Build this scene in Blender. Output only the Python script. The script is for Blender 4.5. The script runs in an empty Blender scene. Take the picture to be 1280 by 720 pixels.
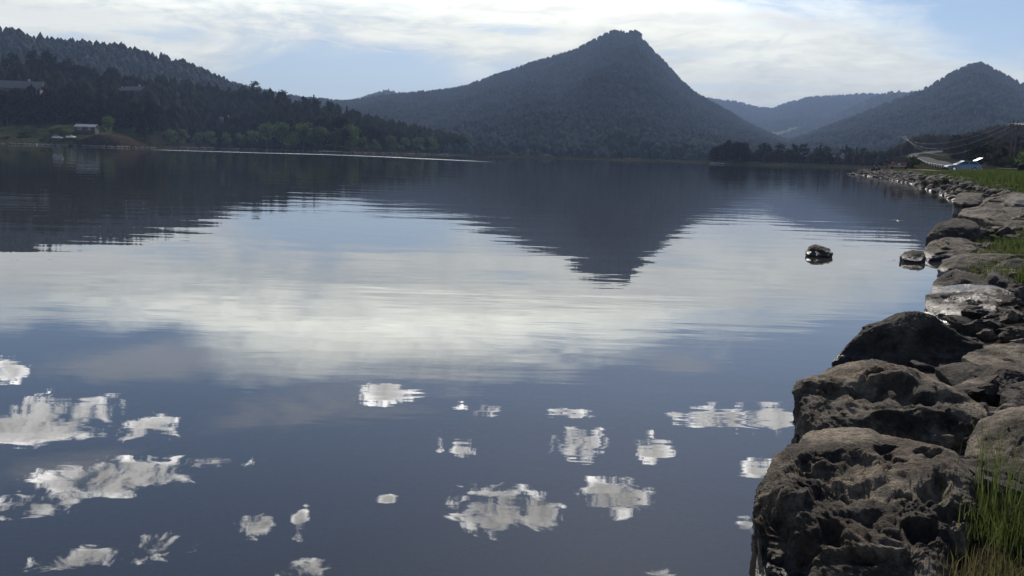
import bpy, bmesh, math, random
import numpy as np
from mathutils import Vector, Matrix

random.seed(7)
RNG = np.random.default_rng(7)
R = math.radians
scene = bpy.context.scene
col = scene.collection

# ------------------------------------------------------------------ camera
W, H, F = 1280.0, 720.0, 1155.0          # photograph size and focal length in its pixels
EYE = 1.8
ROLL = math.atan(0.0284)
PITCH = math.atan((360 - 193.2) / F)
_f = np.array([0, math.cos(PITCH), -math.sin(PITCH)])
_U = np.array([0, math.sin(PITCH), math.cos(PITCH)])
_X = np.array([1.0, 0, 0])
_r = math.cos(ROLL) * _X + math.sin(ROLL) * _U
_u = -math.sin(ROLL) * _X + math.cos(ROLL) * _U
cam_data = bpy.data.cameras.new('camera')
cam = bpy.data.objects.new('camera', cam_data)
col.objects.link(cam)
cam.matrix_world = Matrix(((_r[0], _u[0], -_f[0], 0), (_r[1], _u[1], -_f[1], 0), (_r[2], _u[2], -_f[2], EYE), (0, 0, 0, 1)))
cam_data.sensor_width = 36
cam_data.lens = 36 * F / W
cam_data.clip_start = 0.05
cam_data.clip_end = 20000
scene.camera = cam

def ray(px, py):
    d = _f * F + _r * (px - 640) + _u * (360 - py)
    return d / np.linalg.norm(d)
def azel(px, py):
    d = ray(px, py)
    return math.degrees(math.atan2(d[0], d[1])), math.degrees(math.asin(d[2]))
def at(px, py, dist):                     # point on the pixel's ray at horizontal distance dist
    d = ray(px, py)
    return np.array([0, 0, EYE]) + d * (dist / math.hypot(d[0], d[1]))
def on_level(px, py, z=0.0):
    d = ray(px, py)
    return np.array([0, 0, EYE]) + d * ((z - EYE) / d[2])
def project(P):
    q = P - np.array([0, 0, EYE])
    dz = np.maximum(q @ _f, 1e-6)
    return 640 + F * (q @ _r) / dz, 360 - F * (q @ _u) / dz
def horizon_dir(px):
    a = R(azel(px, 175 + 0.0284 * px)[0])
    return np.array([math.sin(a), math.cos(a)])

# ------------------------------------------------------------------ sun, sky, exposure
SUN_AZ, SUN_EL = R(8), R(32)
sun_dir = Vector((math.sin(SUN_AZ) * math.cos(SUN_EL), math.cos(SUN_AZ) * math.cos(SUN_EL), math.sin(SUN_EL)))
sl = bpy.data.lights.new('sun', 'SUN')
sl.energy = 5.0
sl.angle = R(0.55)
sl.color = (1.0, 0.93, 0.82)
so = bpy.data.objects.new('sun', sl)
so.rotation_euler = sun_dir.to_track_quat('Z', 'Y').to_euler()
so.location = (0, 0, 50)
col.objects.link(so)

scene.view_settings.view_transform = 'Standard'
scene.view_settings.look = 'None'
scene.view_settings.exposure = 0.0
scene.view_settings.gamma = 1.0
scene.render.engine = 'CYCLES'
scene.cycles.use_denoising = True
scene.cycles.max_bounces = 8
scene.cycles.transparent_max_bounces = 12
scene.cycles.volume_bounces = 1
scene.cycles.caustics_reflective = False
scene.cycles.caustics_refractive = False

class NB:                                  # small helper to write shader maths as expressions
    def __init__(self, tree): self.t = tree; self.n = tree.nodes; self.l = tree.links
    def node(self, kind, **kw):
        n = self.n.new(kind)
        for k, v in kw.items(): setattr(n, k, v)
        return n
    def put(self, sock, v):
        if v is None: return
        if isinstance(v, bpy.types.NodeSocket): self.l.new(v, sock)
        else: sock.default_value = v
    def math(self, op, a, b=None, c=None, clamp=False):
        n = self.node('ShaderNodeMath', operation=op, use_clamp=clamp)
        for i, v in enumerate((a, b, c)):
            if v is not None: self.put(n.inputs[i], v)
        return n.outputs[0]
    def vmath(self, op, a, b=None, out=0):
        n = self.node('ShaderNodeVectorMath', operation=op)
        self.put(n.inputs[0], a)
        if b is not None: self.put(n.inputs[1], b)
        return n.outputs[out]
    def step(self, v, a, b, lo=0.0, hi=1.0, kind='SMOOTHSTEP'):
        n = self.node('ShaderNodeMapRange', interpolation_type=kind)
        for i, x in enumerate((v, a, b, lo, hi)): self.put(n.inputs[i], x)
        return n.outputs[0]
    def noise(self, vec, scale=1.0, detail=4.0, rough=0.55, dist=0.0, out='Fac'):
        n = self.node('ShaderNodeTexNoise')
        self.put(n.inputs['Vector'], vec)
        n.inputs['Scale'].default_value = scale; n.inputs['Detail'].default_value = detail
        n.inputs['Roughness'].default_value = rough; n.inputs['Distortion'].default_value = dist
        return n.outputs[out]
    def mix(self, f, a, b, mode='MIX'):
        n = self.node('ShaderNodeMix', data_type='RGBA', blend_type=mode)
        self.put(n.inputs[0], f); self.put(n.inputs[6], a); self.put(n.inputs[7], b)
        return n.outputs[2]
    def ramp(self, v, pts):
        n = self.node('ShaderNodeValToRGB')
        self.put(n.inputs[0], v)
        e = n.color_ramp.elements
        while len(e) < len(pts): e.new(0.5)
        for i, (p, c) in enumerate(pts):
            e[i].position = p
            e[i].color = (c, c, c, 1) if not hasattr(c, '__len__') else (*c, 1)[:4]
        return n.outputs[0]

SKY_STRENGTH = 0.095
SHEET_GAIN, PUFF_GAIN = 1.22, 3.0
def build_world():
    w = bpy.data.worlds.new('World'); scene.world = w; w.use_nodes = True
    w.node_tree.nodes.clear()
    b = NB(w.node_tree)
    out = b.node('ShaderNodeOutputWorld')
    sky = b.node('ShaderNodeTexSky', sky_type='NISHITA', sun_disc=False, sun_elevation=SUN_EL, sun_rotation=SUN_AZ,
                 altitude=2300.0, air_density=1.0, dust_density=1.2, ozone_density=1.5)
    d = b.node('ShaderNodeTexCoord').outputs['Generated']
    sx = b.node('ShaderNodeSeparateXYZ'); b.l.new(d, sx.inputs[0])
    az = b.math('MULTIPLY', b.math('ARCTAN2', sx.outputs[0], sx.outputs[1]), 57.2958)
    el = b.math('MULTIPLY', b.math('ARCSINE', sx.outputs[2]), 57.2958)
    # streaky and puffy cloud noise, both in the sky's own directions
    st = b.vmath('MULTIPLY', d, (1.0, 1.0, 3.2))
    n_streak = b.noise(st, 7.0, 6.0, 0.6, 0.6)
    n_fine = b.noise(b.vmath('MULTIPLY', d, (1.0, 1.0, 4.5)), 22.0, 7.0, 0.62, 0.8)
    n_soft = b.noise(st, 3.0, 3.0, 0.5, 0.3)
    n_puff = b.noise(b.vmath('MULTIPLY', d, (1.0, 1.0, 1.9)), 28.0, 9.0, 0.66, 0.6)
    n_shade = b.noise(b.vmath('MULTIPLY', d, (1.0, 1.0, 1.6)), 60.0, 5.0, 0.6, 0.3)
    # broad sheet of high cloud, its upper and lower edge drifting with the bearing
    azn = b.math('DIVIDE', b.math('ADD', az, 45.0), 90.0, clamp=True)
    A = lambda a: (a + 45) / 90
    upper = b.math('MULTIPLY', b.ramp(azn, [(0, .40), (A(-27), .45), (A(-23), .52), (A(-19), .58), (A(-14), .65), (A(-8), .68), (A(0), .66), (A(5), .60), (A(10), .53), (A(15), .46), (A(20), .40), (A(24), .34), (A(29), .29), (1, .25)]), 20.0)
    lower = b.math('MULTIPLY', b.ramp(azn, [(0, 0), (A(-28), .03), (A(-21), .15), (A(-14), .29), (A(-6), .30), (A(0), .22), (A(6), .06), (A(9), 0), (1, 0)]), 20.0)
    elw = b.math('ADD', el, b.math('ADD', b.math('MULTIPLY', b.math('SUBTRACT', n_streak, 0.5), 7.5), b.math('MULTIPLY', b.math('SUBTRACT', n_soft, 0.5), 3.0)))
    s_lo = b.step(elw, b.math('SUBTRACT', lower, 1.8), b.math('ADD', lower, 1.6))
    s_hi = b.step(elw, b.math('SUBTRACT', upper, 2.2), b.math('ADD', upper, 1.6), 1.0, 0.0)
    body = b.step(b.math('ADD', b.math('MULTIPLY', n_streak, 0.7), b.math('ADD', b.math('MULTIPLY', n_soft, 0.5), b.math('MULTIPLY', b.math('SUBTRACT', n_fine, 0.5), 0.35))), 0.36, 0.66, 0.58, 1.0)
    sheet = b.math('MULTIPLY', b.math('MULTIPLY', s_lo, s_hi), body)
    # scattered fair-weather cumulus higher up
    ae = b.node('ShaderNodeCombineXYZ'); b.l.new(az, ae.inputs[0]); b.l.new(el, ae.inputs[1])
    puffs = [(55, 525, 80, 22), (185, 537, 40, 18), (15, 462, 22, 16), (55, 630, 66, 13), (150, 600, 80, 20), (265, 580, 42, 10),
             (322, 655, 27, 14), (375, 655, 12, 16), (100, 697, 58, 14), (190, 682, 45, 15), (385, 712, 38, 15), (485, 488, 36, 12),
             (605, 512, 30, 11), (578, 560, 14, 9), (548, 548, 8, 14), (622, 640, 50, 27), (675, 642, 24, 20), (770, 620, 40, 19), (712, 519, 28, 7),
             (725, 553, 34, 19), (815, 560, 26, 15), (900, 522, 40, 15), (962, 522, 36, 17), (950, 588, 19, 14), (825, 717, 25, 9),
             (845, 518, 14, 9), (935, 658, 14, 10), (1010, 600, 30, 12), (485, 628, 14, 5)]
    m = None
    for (x, y, hw, hh) in puffs:
        a, e = azel(x, y)
        v = b.vmath('SUBTRACT', ae.outputs[0], (a, -e, 0))
        v = b.vmath('MULTIPLY', v, (1 / (hw * 1.12 / F * 57.3), 1 / (hh * 1.12 / F * 57.3), 0))
        q = b.math('SUBTRACT', 1.3 if (x, y) in ((622, 640), (675, 642), (770, 620), (900, 522), (962, 522), (150, 600), (55, 525)) else 1.0, b.vmath('DOT_PRODUCT', v, v, out='Value'))
        m = q if m is None else b.math('MAXIMUM', m, q)
    puff = b.step(b.math('ADD', m, b.math('MULTIPLY', b.math('SUBTRACT', n_puff, 0.55), 7.0)), 0.0, 1.0)
    core = b.math('ADD', m, b.math('MULTIPLY', b.math('SUBTRACT', n_puff, 0.54), 2.5))
    wild = b.step(b.math('ADD', b.noise(d, 5.0, 2.0), b.math('MULTIPLY', n_puff, 0.5)), 0.93, 1.05)     # the same kind of sky all round
    away = b.math('MAXIMUM', b.step(b.math('ABSOLUTE', az), 32.0, 36.0), b.step(el, 28.0, 31.0))
    away = b.math('MULTIPLY', away, b.step(el, 8.0, 14.0))
    puff = b.math('MAXIMUM', puff, b.math('MULTIPLY', wild, away))
    veil = b.step(b.noise(st, 4.0, 5.0, 0.6, 0.5), 0.5, 0.8, 0.0, 0.35)
    veil = b.math('MAXIMUM', b.math('MULTIPLY', veil, b.step(el, 18.0, 9.0)), b.step(el, 0.0, 9.0, 0.46, 0.0))
    soft = None
    for (x, y, hw, hh) in [(400, 508, 150, 38), (230, 455, 190, 26), (70, 585, 120, 26), (560, 455, 90, 20), (860, 455, 80, 16)]:
        a, e = azel(x, y)
        v = b.vmath('MULTIPLY', b.vmath('SUBTRACT', ae.outputs[0], (a, -e, 0)), (1 / (hw / F * 57.3), 1 / (hh / F * 57.3), 0))
        q = b.math('SUBTRACT', 1.0, b.vmath('DOT_PRODUCT', v, v, out='Value')); soft = q if soft is None else b.math('MAXIMUM', soft, q)
    soft = b.step(b.math('ADD', soft, b.math('MULTIPLY', b.math('SUBTRACT', n_streak, 0.5), 4.0)), 0.0, 1.6, 0.0, 0.62)
    skyc = b.mix(1.0, sky.outputs[0], (SKY_STRENGTH,) * 3 + (1,), 'MULTIPLY')
    g = b.math('ADD', b.step(el, 1.5, 8.0, 0.74, 1.0), b.step(el, 7.0, 11.0, 0.0, 1.05))
    g = b.math('MULTIPLY', g, b.step(n_streak, 0.3, 0.7, 0.88, 1.12))
    g = b.math('MULTIPLY', g, b.step(n_fine, 0.3, 0.7, 0.92, 1.07))
    cs = b.node('ShaderNodeCombineColor')
    b.put(cs.inputs[0], b.math('MULTIPLY', g, SHEET_GAIN)); b.put(cs.inputs[1], b.math('MULTIPLY', g, SHEET_GAIN * 1.0)); b.put(cs.inputs[2], b.math('MULTIPLY', g, SHEET_GAIN * 0.88))
    c = b.mix(veil, skyc, (0.85, 0.88, 0.9, 1))
    def patches(lst, k0, k1, top):
        r = None
        for (x, y, hw, hh) in lst:
            a, e = azel(x, y)
            v = b.vmath('MULTIPLY', b.vmath('SUBTRACT', ae.outputs[0], (a, e, 0)), (1 / (hw / F * 57.3), 1 / (hh / F * 57.3), 0))
            q = b.math('SUBTRACT', 1.0, b.vmath('DOT_PRODUCT', v, v, out='Value')); r = q if r is None else b.math('MAXIMUM', r, q)
        nn = b.math('ADD', b.math('MULTIPLY', b.math('SUBTRACT', n_fine, 0.5), 4.0), b.math('MULTIPLY', b.math('SUBTRACT', n_streak, 0.5), 2.0))
        return b.step(b.math('ADD', r, nn), k0, k1, 0.0, top)
    wisps = patches([(1005, 94, 150, 8), (900, 128, 80, 8), (690, 10, 190, 12), (470, 58, 110, 8), (380, 46, 90, 6), (860, 22, 160, 12), (60, 18, 130, 14), (1010, 30, 60, 10)], 0.1, 1.3, 0.75)
    gaps = patches([(930, 109, 120, 7), (640, 38, 100, 8), (470, 88, 140, 22), (215, 44, 70, 14), (80, 46, 70, 9), (800, 66, 120, 7)], 0.1, 1.4, 0.6)
    sheet = b.math('MULTIPLY', sheet, b.math('SUBTRACT', 1.0, gaps))
    c = b.mix(soft, c, (0.95, 0.95, 0.96, 1))
    c = b.mix(sheet, c, cs.outputs[0])
    c = b.mix(wisps, c, (1.08, 1.06, 1.0, 1))
    pg = b.step(b.math('ADD', b.math('MULTIPLY', n_shade, 0.6), b.math('MULTIPLY', n_puff, 0.4)), 0.36, 0.62, PUFF_GAIN * 0.75, PUFF_GAIN * 1.25)
    pg = b.math('MULTIPLY', pg, b.step(core, 0.25, 1.1, 1.6, 0.6))                      # bright rims, greyer hearts
    pg = b.math('MULTIPLY', pg, b.step(sx.outputs[1], -0.1, 0.8, 0.2, 1.0))            # clouds towards the sun shine brightest
    cp = b.node('ShaderNodeCombineColor')
    for i in range(3): b.put(cp.inputs[i], b.math('MULTIPLY', pg, (1.0, 0.97, 0.92)[i]))
    c = b.mix(puff, c, cp.outputs[0])
    bg = b.node('ShaderNodeBackground')
    b.l.new(c, bg.inputs[0]); bg.inputs[1].default_value = 1.0
    b.l.new(bg.outputs[0], out.inputs[0])
    w.cycles.sampling_method = 'MANUAL'; w.cycles.sample_map_resolution = 1024
build_world()

# ------------------------------------------------------------------ numpy noise
_perm = np.random.default_rng(3).permutation(256).astype(np.int64)
_perm = np.concatenate([_perm, _perm, _perm])
_grad = np.random.default_rng(4).normal(size=(256, 3)); _grad /= np.linalg.norm(_grad, axis=1)[:, None]
def perlin(P):
    P = np.asarray(P, float)
    i = np.floor(P).astype(np.int64); f = P - i; i &= 255
    u = f * f * f * (f * (f * 6 - 15) + 10)
    res = 0
    for dx in (0, 1):
        for dy in (0, 1):
            for dz in (0, 1):
                h = _perm[_perm[_perm[i[:, 0] + dx] + i[:, 1] + dy] + i[:, 2] + dz]
                g = _grad[h]
                dot = g[:, 0] * (f[:, 0] - dx) + g[:, 1] * (f[:, 1] - dy) + g[:, 2] * (f[:, 2] - dz)
                w = (u[:, 0] if dx else 1 - u[:, 0]) * (u[:, 1] if dy else 1 - u[:, 1]) * (u[:, 2] if dz else 1 - u[:, 2])
                res = res + w * dot
    return res * 1.5
def fbm(P, octaves=4, lac=2.1, gain=0.5, billow=False):
    P = np.asarray(P, float); a = 1.0; s = 0; q = P.copy()
    for o in range(octaves):
        n = perlin(q + o * 17.3)
        s = s + a * ((np.abs(n) * 2 - 0.6) if billow else n)
        a *= gain; q = q * lac
    return s
def xy0(x, y, s, z=0.0):
    return np.stack([np.ravel(x) * s, np.ravel(y) * s, np.full(np.size(x), z)], 1)
def smooth(x, a, b):
    t = np.clip((x - a) / (b - a), 0, 1); return t * t * (3 - 2 * t)

# ------------------------------------------------------------------ object helpers
def tag(o, label=None, cat=None, group=None, kind=None):
    if label: o['label'] = label
    if cat: o['category'] = cat
    if group: o['group'] = group
    if kind: o['kind'] = kind
    return o
def empty(name, loc=(0, 0, 0), rz=0.0, parent=None):
    o = bpy.data.objects.new(name, None); o.empty_display_size = 0.2
    o.location = loc; o.rotation_euler = (0, 0, rz)
    col.objects.link(o)
    if parent: o.parent = parent
    return o
def mesh_from(name, V, Fc, mat=None, smooth_shade=False, tint=None):
    V = np.asarray(V, np.float32).reshape(-1, 3)
    me = bpy.data.meshes.new(name)
    if isinstance(Fc, np.ndarray):
        n, k = Fc.shape
        me.vertices.add(len(V)); me.vertices.foreach_set('co', V.ravel())
        me.loops.add(n * k); me.loops.foreach_set('vertex_index', Fc.astype(np.int32).ravel())
        me.polygons.add(n); me.polygons.foreach_set('loop_start', np.arange(0, n * k, k, dtype=np.int32))
        me.update(calc_edges=True)
    else:
        me.from_pydata([tuple(map(float, v)) for v in V], [], [tuple(map(int, f)) for f in Fc])
    if smooth_shade: me.polygons.foreach_set('use_smooth', np.ones(len(me.polygons), bool))
    if tint is not None:
        a = me.attributes.new('tint', 'FLOAT', 'POINT'); a.data.foreach_set('value', np.asarray(tint, np.float32))
    if mat: me.materials.append(mat)
    return me
def link(name, me, parent=None, loc=None, rot=None, scale=None):
    o = bpy.data.objects.new(name, me); col.objects.link(o)
    if parent: o.parent = parent
    if loc is not None: o.location = loc
    if rot is not None: o.rotation_euler = rot
    if scale is not None: o.scale = scale
    return o
def copy_tree(o, parent=None):
    c = o.copy(); col.objects.link(c); c.parent = parent
    for ch in o.children: copy_tree(ch, c)
    return c
class MB:                                  # collects simple shapes, builds ONE mesh
    def __init__(self): self.v = []; self.f = []
    def add(self, V, Fc):
        k = len(self.v); self.v += [tuple(map(float, p)) for p in V]; self.f += [tuple(i + k for i in f) for f in Fc]; return self
    def box(self, c, s, rz=0.0, taper=1.0):
        cx, cy, cz = c; ca, sa = math.cos(rz), math.sin(rz); V = []
        for z in (-1, 1):
            t = taper if z > 0 else 1.0
            for x, y in ((-1, -1), (1, -1), (1, 1), (-1, 1)):
                a, b = x * s[0] / 2 * t, y * s[1] / 2 * t
                V.append((cx + a * ca - b * sa, cy + a * sa + b * ca, cz + z * s[2] / 2))
        return self.add(V, [(3, 2, 1, 0), (4, 5, 6, 7), (0, 1, 5, 4), (1, 2, 6, 5), (2, 3, 7, 6), (3, 0, 4, 7)])
    def tube(self, pts, rad, n=8):
        pts = [np.asarray(p, float) for p in pts]
        rad = rad if hasattr(rad, '__len__') else [rad] * len(pts)
        V = []; Fc = []
        for i, p in enumerate(pts):
            d = pts[min(i + 1, len(pts) - 1)] - pts[max(i - 1, 0)]; d /= np.linalg.norm(d) + 1e-9
            a = np.cross(d, (0, 0, 1)); a = np.cross(d, (1, 0, 0)) if np.linalg.norm(a) < 0.1 else a
            a /= np.linalg.norm(a); c = np.cross(d, a)
            for k in range(n):
                t = 2 * math.pi * k / n; V.append(p + rad[i] * (math.cos(t) * a + math.sin(t) * c))
        for i in range(len(pts) - 1):
            for k in range(n):
                Fc.append((i * n + k, i * n + (k + 1) % n, (i + 1) * n + (k + 1) % n, (i + 1) * n + k))
        Fc.append(tuple(range(n - 1, -1, -1))); Fc.append(tuple((len(pts) - 1) * n + k for k in range(n)))
        return self.add(V, Fc)
    def loft(self, rings, cap=True):
        n = len(rings[0]); V = [p for r in rings for p in r]; Fc = []
        for i in range(len(rings) - 1):
            for k in range(n):
                Fc.append((i * n + k, i * n + (k + 1) % n, (i + 1) * n + (k + 1) % n, (i + 1) * n + k))
        if cap: Fc.append(tuple(range(n - 1, -1, -1))); Fc.append(tuple((len(rings) - 1) * n + k for k in range(n)))
        return self.add(V, Fc)
    def slab(self, quad, t):               # a quad given thickness t along its normal
        q = [np.asarray(p, float) for p in quad]; n = np.cross(q[1] - q[0], q[2] - q[0]); n /= np.linalg.norm(n)
        k = len(q)
        V = q + [p + n * t for p in q]
        Fc = [tuple(range(k - 1, -1, -1)), tuple(range(k, 2 * k))] + [(i, (i + 1) % k, k + (i + 1) % k, k + i) for i in range(k)]
        return self.add(V, Fc)
    def build(self, name, mat, parent=None, smooth_shade=False, bevel=0.0, loc=None):
        me = mesh_from(name, self.v, self.f, mat, smooth_shade)
        bm = bmesh.new(); bm.from_mesh(me)
        bmesh.ops.recalc_face_normals(bm, faces=bm.faces)
        if bevel: bmesh.ops.bevel(bm, geom=[e for e in bm.edges], offset=bevel, segments=2, affect='EDGES', clamp_overlap=True)
        bm.to_mesh(me); bm.free()
        return link(name, me, parent, loc)

# ------------------------------------------------------------------ materials
def new_mat(name):
    m = bpy.data.materials.new(name); m.use_nodes = True; m.node_tree.nodes.clear()
    b = NB(m.node_tree); out = b.node('ShaderNodeOutputMaterial')
    return m, b, out
def principled(b, out, color, rough=0.8, spec=0.5, metal=0.0, normal=None):
    p = b.node('ShaderNodeBsdfPrincipled')
    b.put(p.inputs['Base Color'], color if isinstance(color, bpy.types.NodeSocket) else (*color, 1)[:4])
    b.put(p.inputs['Roughness'], rough); b.put(p.inputs['Metallic'], metal)
    b.put(p.inputs['Specular IOR Level'], spec)
    if normal is not None: b.put(p.inputs['Normal'], normal)
    b.l.new(p.outputs[0], out.inputs[0]); return p
def simple(name, c, rough=0.7, var=0.15, scale=8.0, metal=0.0, spec=0.5, bump=0.0):
    m, b, out = new_mat(name)
    pos = b.node('ShaderNodeTexCoord').outputs['Object']
    n = b.noise(pos, scale, 5.0, 0.6)
    k = b.step(n, 0.3, 0.7, 1 - var, 1 + var, 'LINEAR')
    cc = b.node('ShaderNodeCombineColor')
    for i in range(3): b.put(cc.inputs[i], b.math('MULTIPLY', k, c[i]))
    nrm = None
    if bump:
        bn = b.node('ShaderNodeBump'); bn.inputs['Strength'].default_value = 1.0; bn.inputs['Distance'].default_value = bump
        b.l.new(b.noise(pos, scale * 4, 5.0, 0.6), bn.inputs['Height']); nrm = bn.outputs[0]
    principled(b, out, cc.outputs[0], rough, spec, metal, nrm)
    return m
def rock_mat(name, dark, light, wet=0.0, scale=1.0):
    m, b, out = new_mat(name)
    pos = b.node('ShaderNodeNewGeometry').outputs['Position']
    n1 = b.noise(pos, 3.2 * scale, 7.0, 0.65, 0.3); n2 = b.noise(pos, 26.0 * scale, 6.0, 0.7); n3 = b.noise(pos, 1.1 * scale, 3.0, 0.5)
    c = b.mix(b.step(n1, 0.42, 0.66), (*dark, 1), (*light, 1))
    c = b.mix(b.step(n3, 0.5, 0.75, 0.0, 0.6), c, (0.17, 0.115, 0.075, 1))                 # rusty mineral stains
    lich = b.math('MULTIPLY', b.step(b.noise(pos, 9.0 * scale, 5.0, 0.7), 0.58, 0.72), b.step(n3, 0.42, 0.6))
    c = b.mix(b.math('MULTIPLY', lich, 0.7), c, (0.30, 0.29, 0.24, 1))                      # pale lichen
    c = b.mix(1.0, c, b.ramp(n2, [(0.28, 0.35), (0.5, 0.95), (0.72, 1.4)]), 'MULTIPLY')
    sep = b.node('ShaderNodeSeparateXYZ'); b.l.new(pos, sep.inputs[0])
    zz = b.math('ADD', sep.outputs[2], b.math('MULTIPLY', b.math('SUBTRACT', n1, 0.5), 0.12))
    wl = b.step(zz, 0.05, 0.15, 1.0, 0.0)                                                    # wet band at the waterline
    if wet:
        wl = b.math('MAXIMUM', wl, b.math('MULTIPLY', b.step(b.noise(pos, 2.0, 4.0, 0.6), 0.42, 0.55), wet))
    c = b.mix(wl, c, b.mix(1.0, c, (0.4, 0.4, 0.42, 1), 'MULTIPLY'))
    rough = b.math('SUBTRACT', 0.86, b.math('MULTIPLY', wl, 0.56))
    h = b.math('ADD', b.math('MULTIPLY', n2, 0.5), b.noise(pos, 75.0 * scale, 5.0, 0.7))
    h = b.math('ADD', h, b.math('MULTIPLY', b.noise(pos, 11.0 * scale, 5.0, 0.65), 1.2))
    bn = b.node('ShaderNodeBump'); bn.inputs['Strength'].default_value = 0.9; bn.inputs['Distance'].default_value = 0.06 / scale
    b.l.new(h, bn.inputs['Height'])
    principled(b, out, c, rough, b.math('ADD', 0.3, b.math('MULTIPLY', wl, 0.4)), 0.0, bn.outputs[0])
    return m
def leaf_mat(name, a, c, scale=0.35, trans=0.25, accent=None):
    m, b, out = new_mat(name)
    t = b.node('ShaderNodeAttribute', attribute_name='tint').outputs['Fac']
    rnd = b.node('ShaderNodeObjectInfo').outputs['Random']
    k = b.math('ADD', b.math('MULTIPLY', t, 0.65), b.math('MULTIPLY', rnd, 0.45), clamp=True)
    cc = b.mix(k, (*a, 1), (*c, 1))
    if accent:
        cc = b.mix(b.step(rnd, accent[1], accent[1] + 0.02, 0.0, 0.75), cc, (*accent[0], 1))
    d = b.node('ShaderNodeBsdfDiffuse'); b.l.new(cc, d.inputs[0])
    tr = b.node('ShaderNodeBsdfTranslucent'); b.l.new(cc, tr.inputs[0])
    mx = b.node('ShaderNodeMixShader'); mx.inputs[0].default_value = trans
    b.l.new(d.outputs[0], mx.inputs[1]); b.l.new(tr.outputs[0], mx.inputs[2]); b.l.new(mx.outputs[0], out.inputs[0])
    return m

M = {}
M['rock'] = rock_mat('rock', (0.064, 0.048, 0.035), (0.41, 0.325, 0.235))
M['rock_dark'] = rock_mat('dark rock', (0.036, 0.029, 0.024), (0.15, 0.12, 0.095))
M['rock_mid'] = rock_mat('grey brown rock', (0.05, 0.039, 0.03), (0.27, 0.215, 0.16))
M['rock_wet'] = rock_mat('wet rock', (0.08, 0.066, 0.055), (0.20, 0.17, 0.145), wet=1.0)
M['rock_pale'] = rock_mat('pale rock', (0.16, 0.14, 0.12), (0.34, 0.31, 0.27))
M['rock_amber'] = rock_mat('amber rock', (0.14, 0.085, 0.035), (0.30, 0.20, 0.09))
M['rock_small'] = rock_mat('riprap rock', (0.055, 0.047, 0.04), (0.175, 0.15, 0.125), scale=1.4)
M['pine'] = leaf_mat('pine needles', (0.012, 0.015, 0.010), (0.032, 0.034, 0.019), trans=0.10, accent=((0.042, 0.026, 0.018), 0.70))
M['spruce'] = leaf_mat('spruce needles', (0.012, 0.018, 0.013), (0.028, 0.036, 0.024), trans=0.10)
M['forest'] = leaf_mat('haze tinted forest needles', (0.043, 0.053, 0.057), (0.058, 0.067, 0.069), trans=0.0)  # far woods: distance haze mixed into the needle colour, paler and bluer than pine
M['leaf'] = leaf_mat('broad leaves', (0.052, 0.09, 0.030), (0.105, 0.15, 0.055), trans=0.45)
M['bush'] = leaf_mat('shrub leaves', (0.035, 0.050, 0.020), (0.075, 0.085, 0.035), trans=0.25, accent=((0.09, 0.062, 0.04), 0.75))
M['grass'] = leaf_mat('grass blades', (0.045, 0.072, 0.018), (0.12, 0.145, 0.045), trans=0.42)
M['grass_dry'] = leaf_mat('dry grass blades', (0.06, 0.065, 0.025), (0.19, 0.16, 0.075), trans=0.4)
M['bark'] = simple('bark', (0.07, 0.05, 0.037), 0.9, 0.4, 3.0)
M['soil'] = None
M['asphalt'] = simple('road asphalt', (0.14, 0.135, 0.13), 0.95, 0.15, 0.3, spec=0.0)
M['steel'] = simple('galvanised steel', (0.55, 0.56, 0.57), 0.35, 0.1, 5.0, metal=1.0)
M['cable'] = simple('aluminium cable', (0.35, 0.35, 0.35), 0.55, 0.1, 5.0, metal=0.8)
M['wood'] = simple('weathered wood', (0.09, 0.07, 0.052), 0.85, 0.3, 6.0)
M['wood_pale'] = simple('sun bleached planks', (0.55, 0.52, 0.46), 0.6, 0.15, 6.0)
M['black'] = simple('black plastic', (0.02, 0.02, 0.022), 0.9, 0.2, 6.0, spec=0.1)
M['rubber'] = simple('tyre rubber', (0.02, 0.02, 0.02), 0.85, 0.2, 20.0)
M['glass'] = simple('dark window glass', (0.03, 0.035, 0.04), 0.08, 0.1, 3.0, spec=0.8)
M['red_paint'] = simple('brownish red car paint', (0.13, 0.06, 0.05), 0.3, 0.08, 2.0)
M['blue_paint'] = simple('pale blue car paint', (0.15, 0.22, 0.31), 0.25, 0.08, 2.0)
M['white_paint'] = simple('white paint', (0.78, 0.78, 0.76), 0.4, 0.08, 2.0)
M['chrome'] = simple('bright metal', (0.7, 0.7, 0.7), 0.2, 0.05, 3.0, metal=1.0)
M['lamp_red'] = simple('tail light lens', (0.45, 0.03, 0.02), 0.2, 0.1, 8.0)
M['lamp_clear'] = simple('headlight lens', (0.8, 0.8, 0.8), 0.1, 0.05, 8.0)
M['cabin_wall'] = simple('brown cabin boards', (0.065, 0.045, 0.033), 0.8, 0.25, 1.5)
M['house_wall'] = simple('grey house boards', (0.09, 0.09, 0.09), 0.8, 0.15, 1.5)
M['roof_grey'] = simple('grey shingles', (0.11, 0.105, 0.10), 0.75, 0.25, 2.0)
M['roof_pale'] = simple('weathered pale roofing', (0.26, 0.26, 0.25), 0.9, 0.15, 1.0, spec=0.1)
M['roof_metal'] = simple('pale metal roofing', (0.42, 0.42, 0.41), 0.4, 0.1, 1.0, metal=0.3)
M['concrete'] = simple('concrete', (0.42, 0.40, 0.37), 0.85, 0.2, 3.0)
M['skin'] = simple('skin', (0.42, 0.26, 0.19), 0.6, 0.08, 12.0)
M['cloth_red'] = simple('red cloth', (0.30, 0.06, 0.05), 0.9, 0.15, 12.0)
M['cloth_dark'] = simple('dark cloth', (0.025, 0.027, 0.035), 0.9, 0.2, 12.0)
M['cloth_blue'] = simple('blue grey cloth', (0.10, 0.13, 0.18), 0.9, 0.2, 12.0)
M['hair'] = simple('dark hair', (0.03, 0.022, 0.016), 0.7, 0.2, 20.0)
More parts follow.
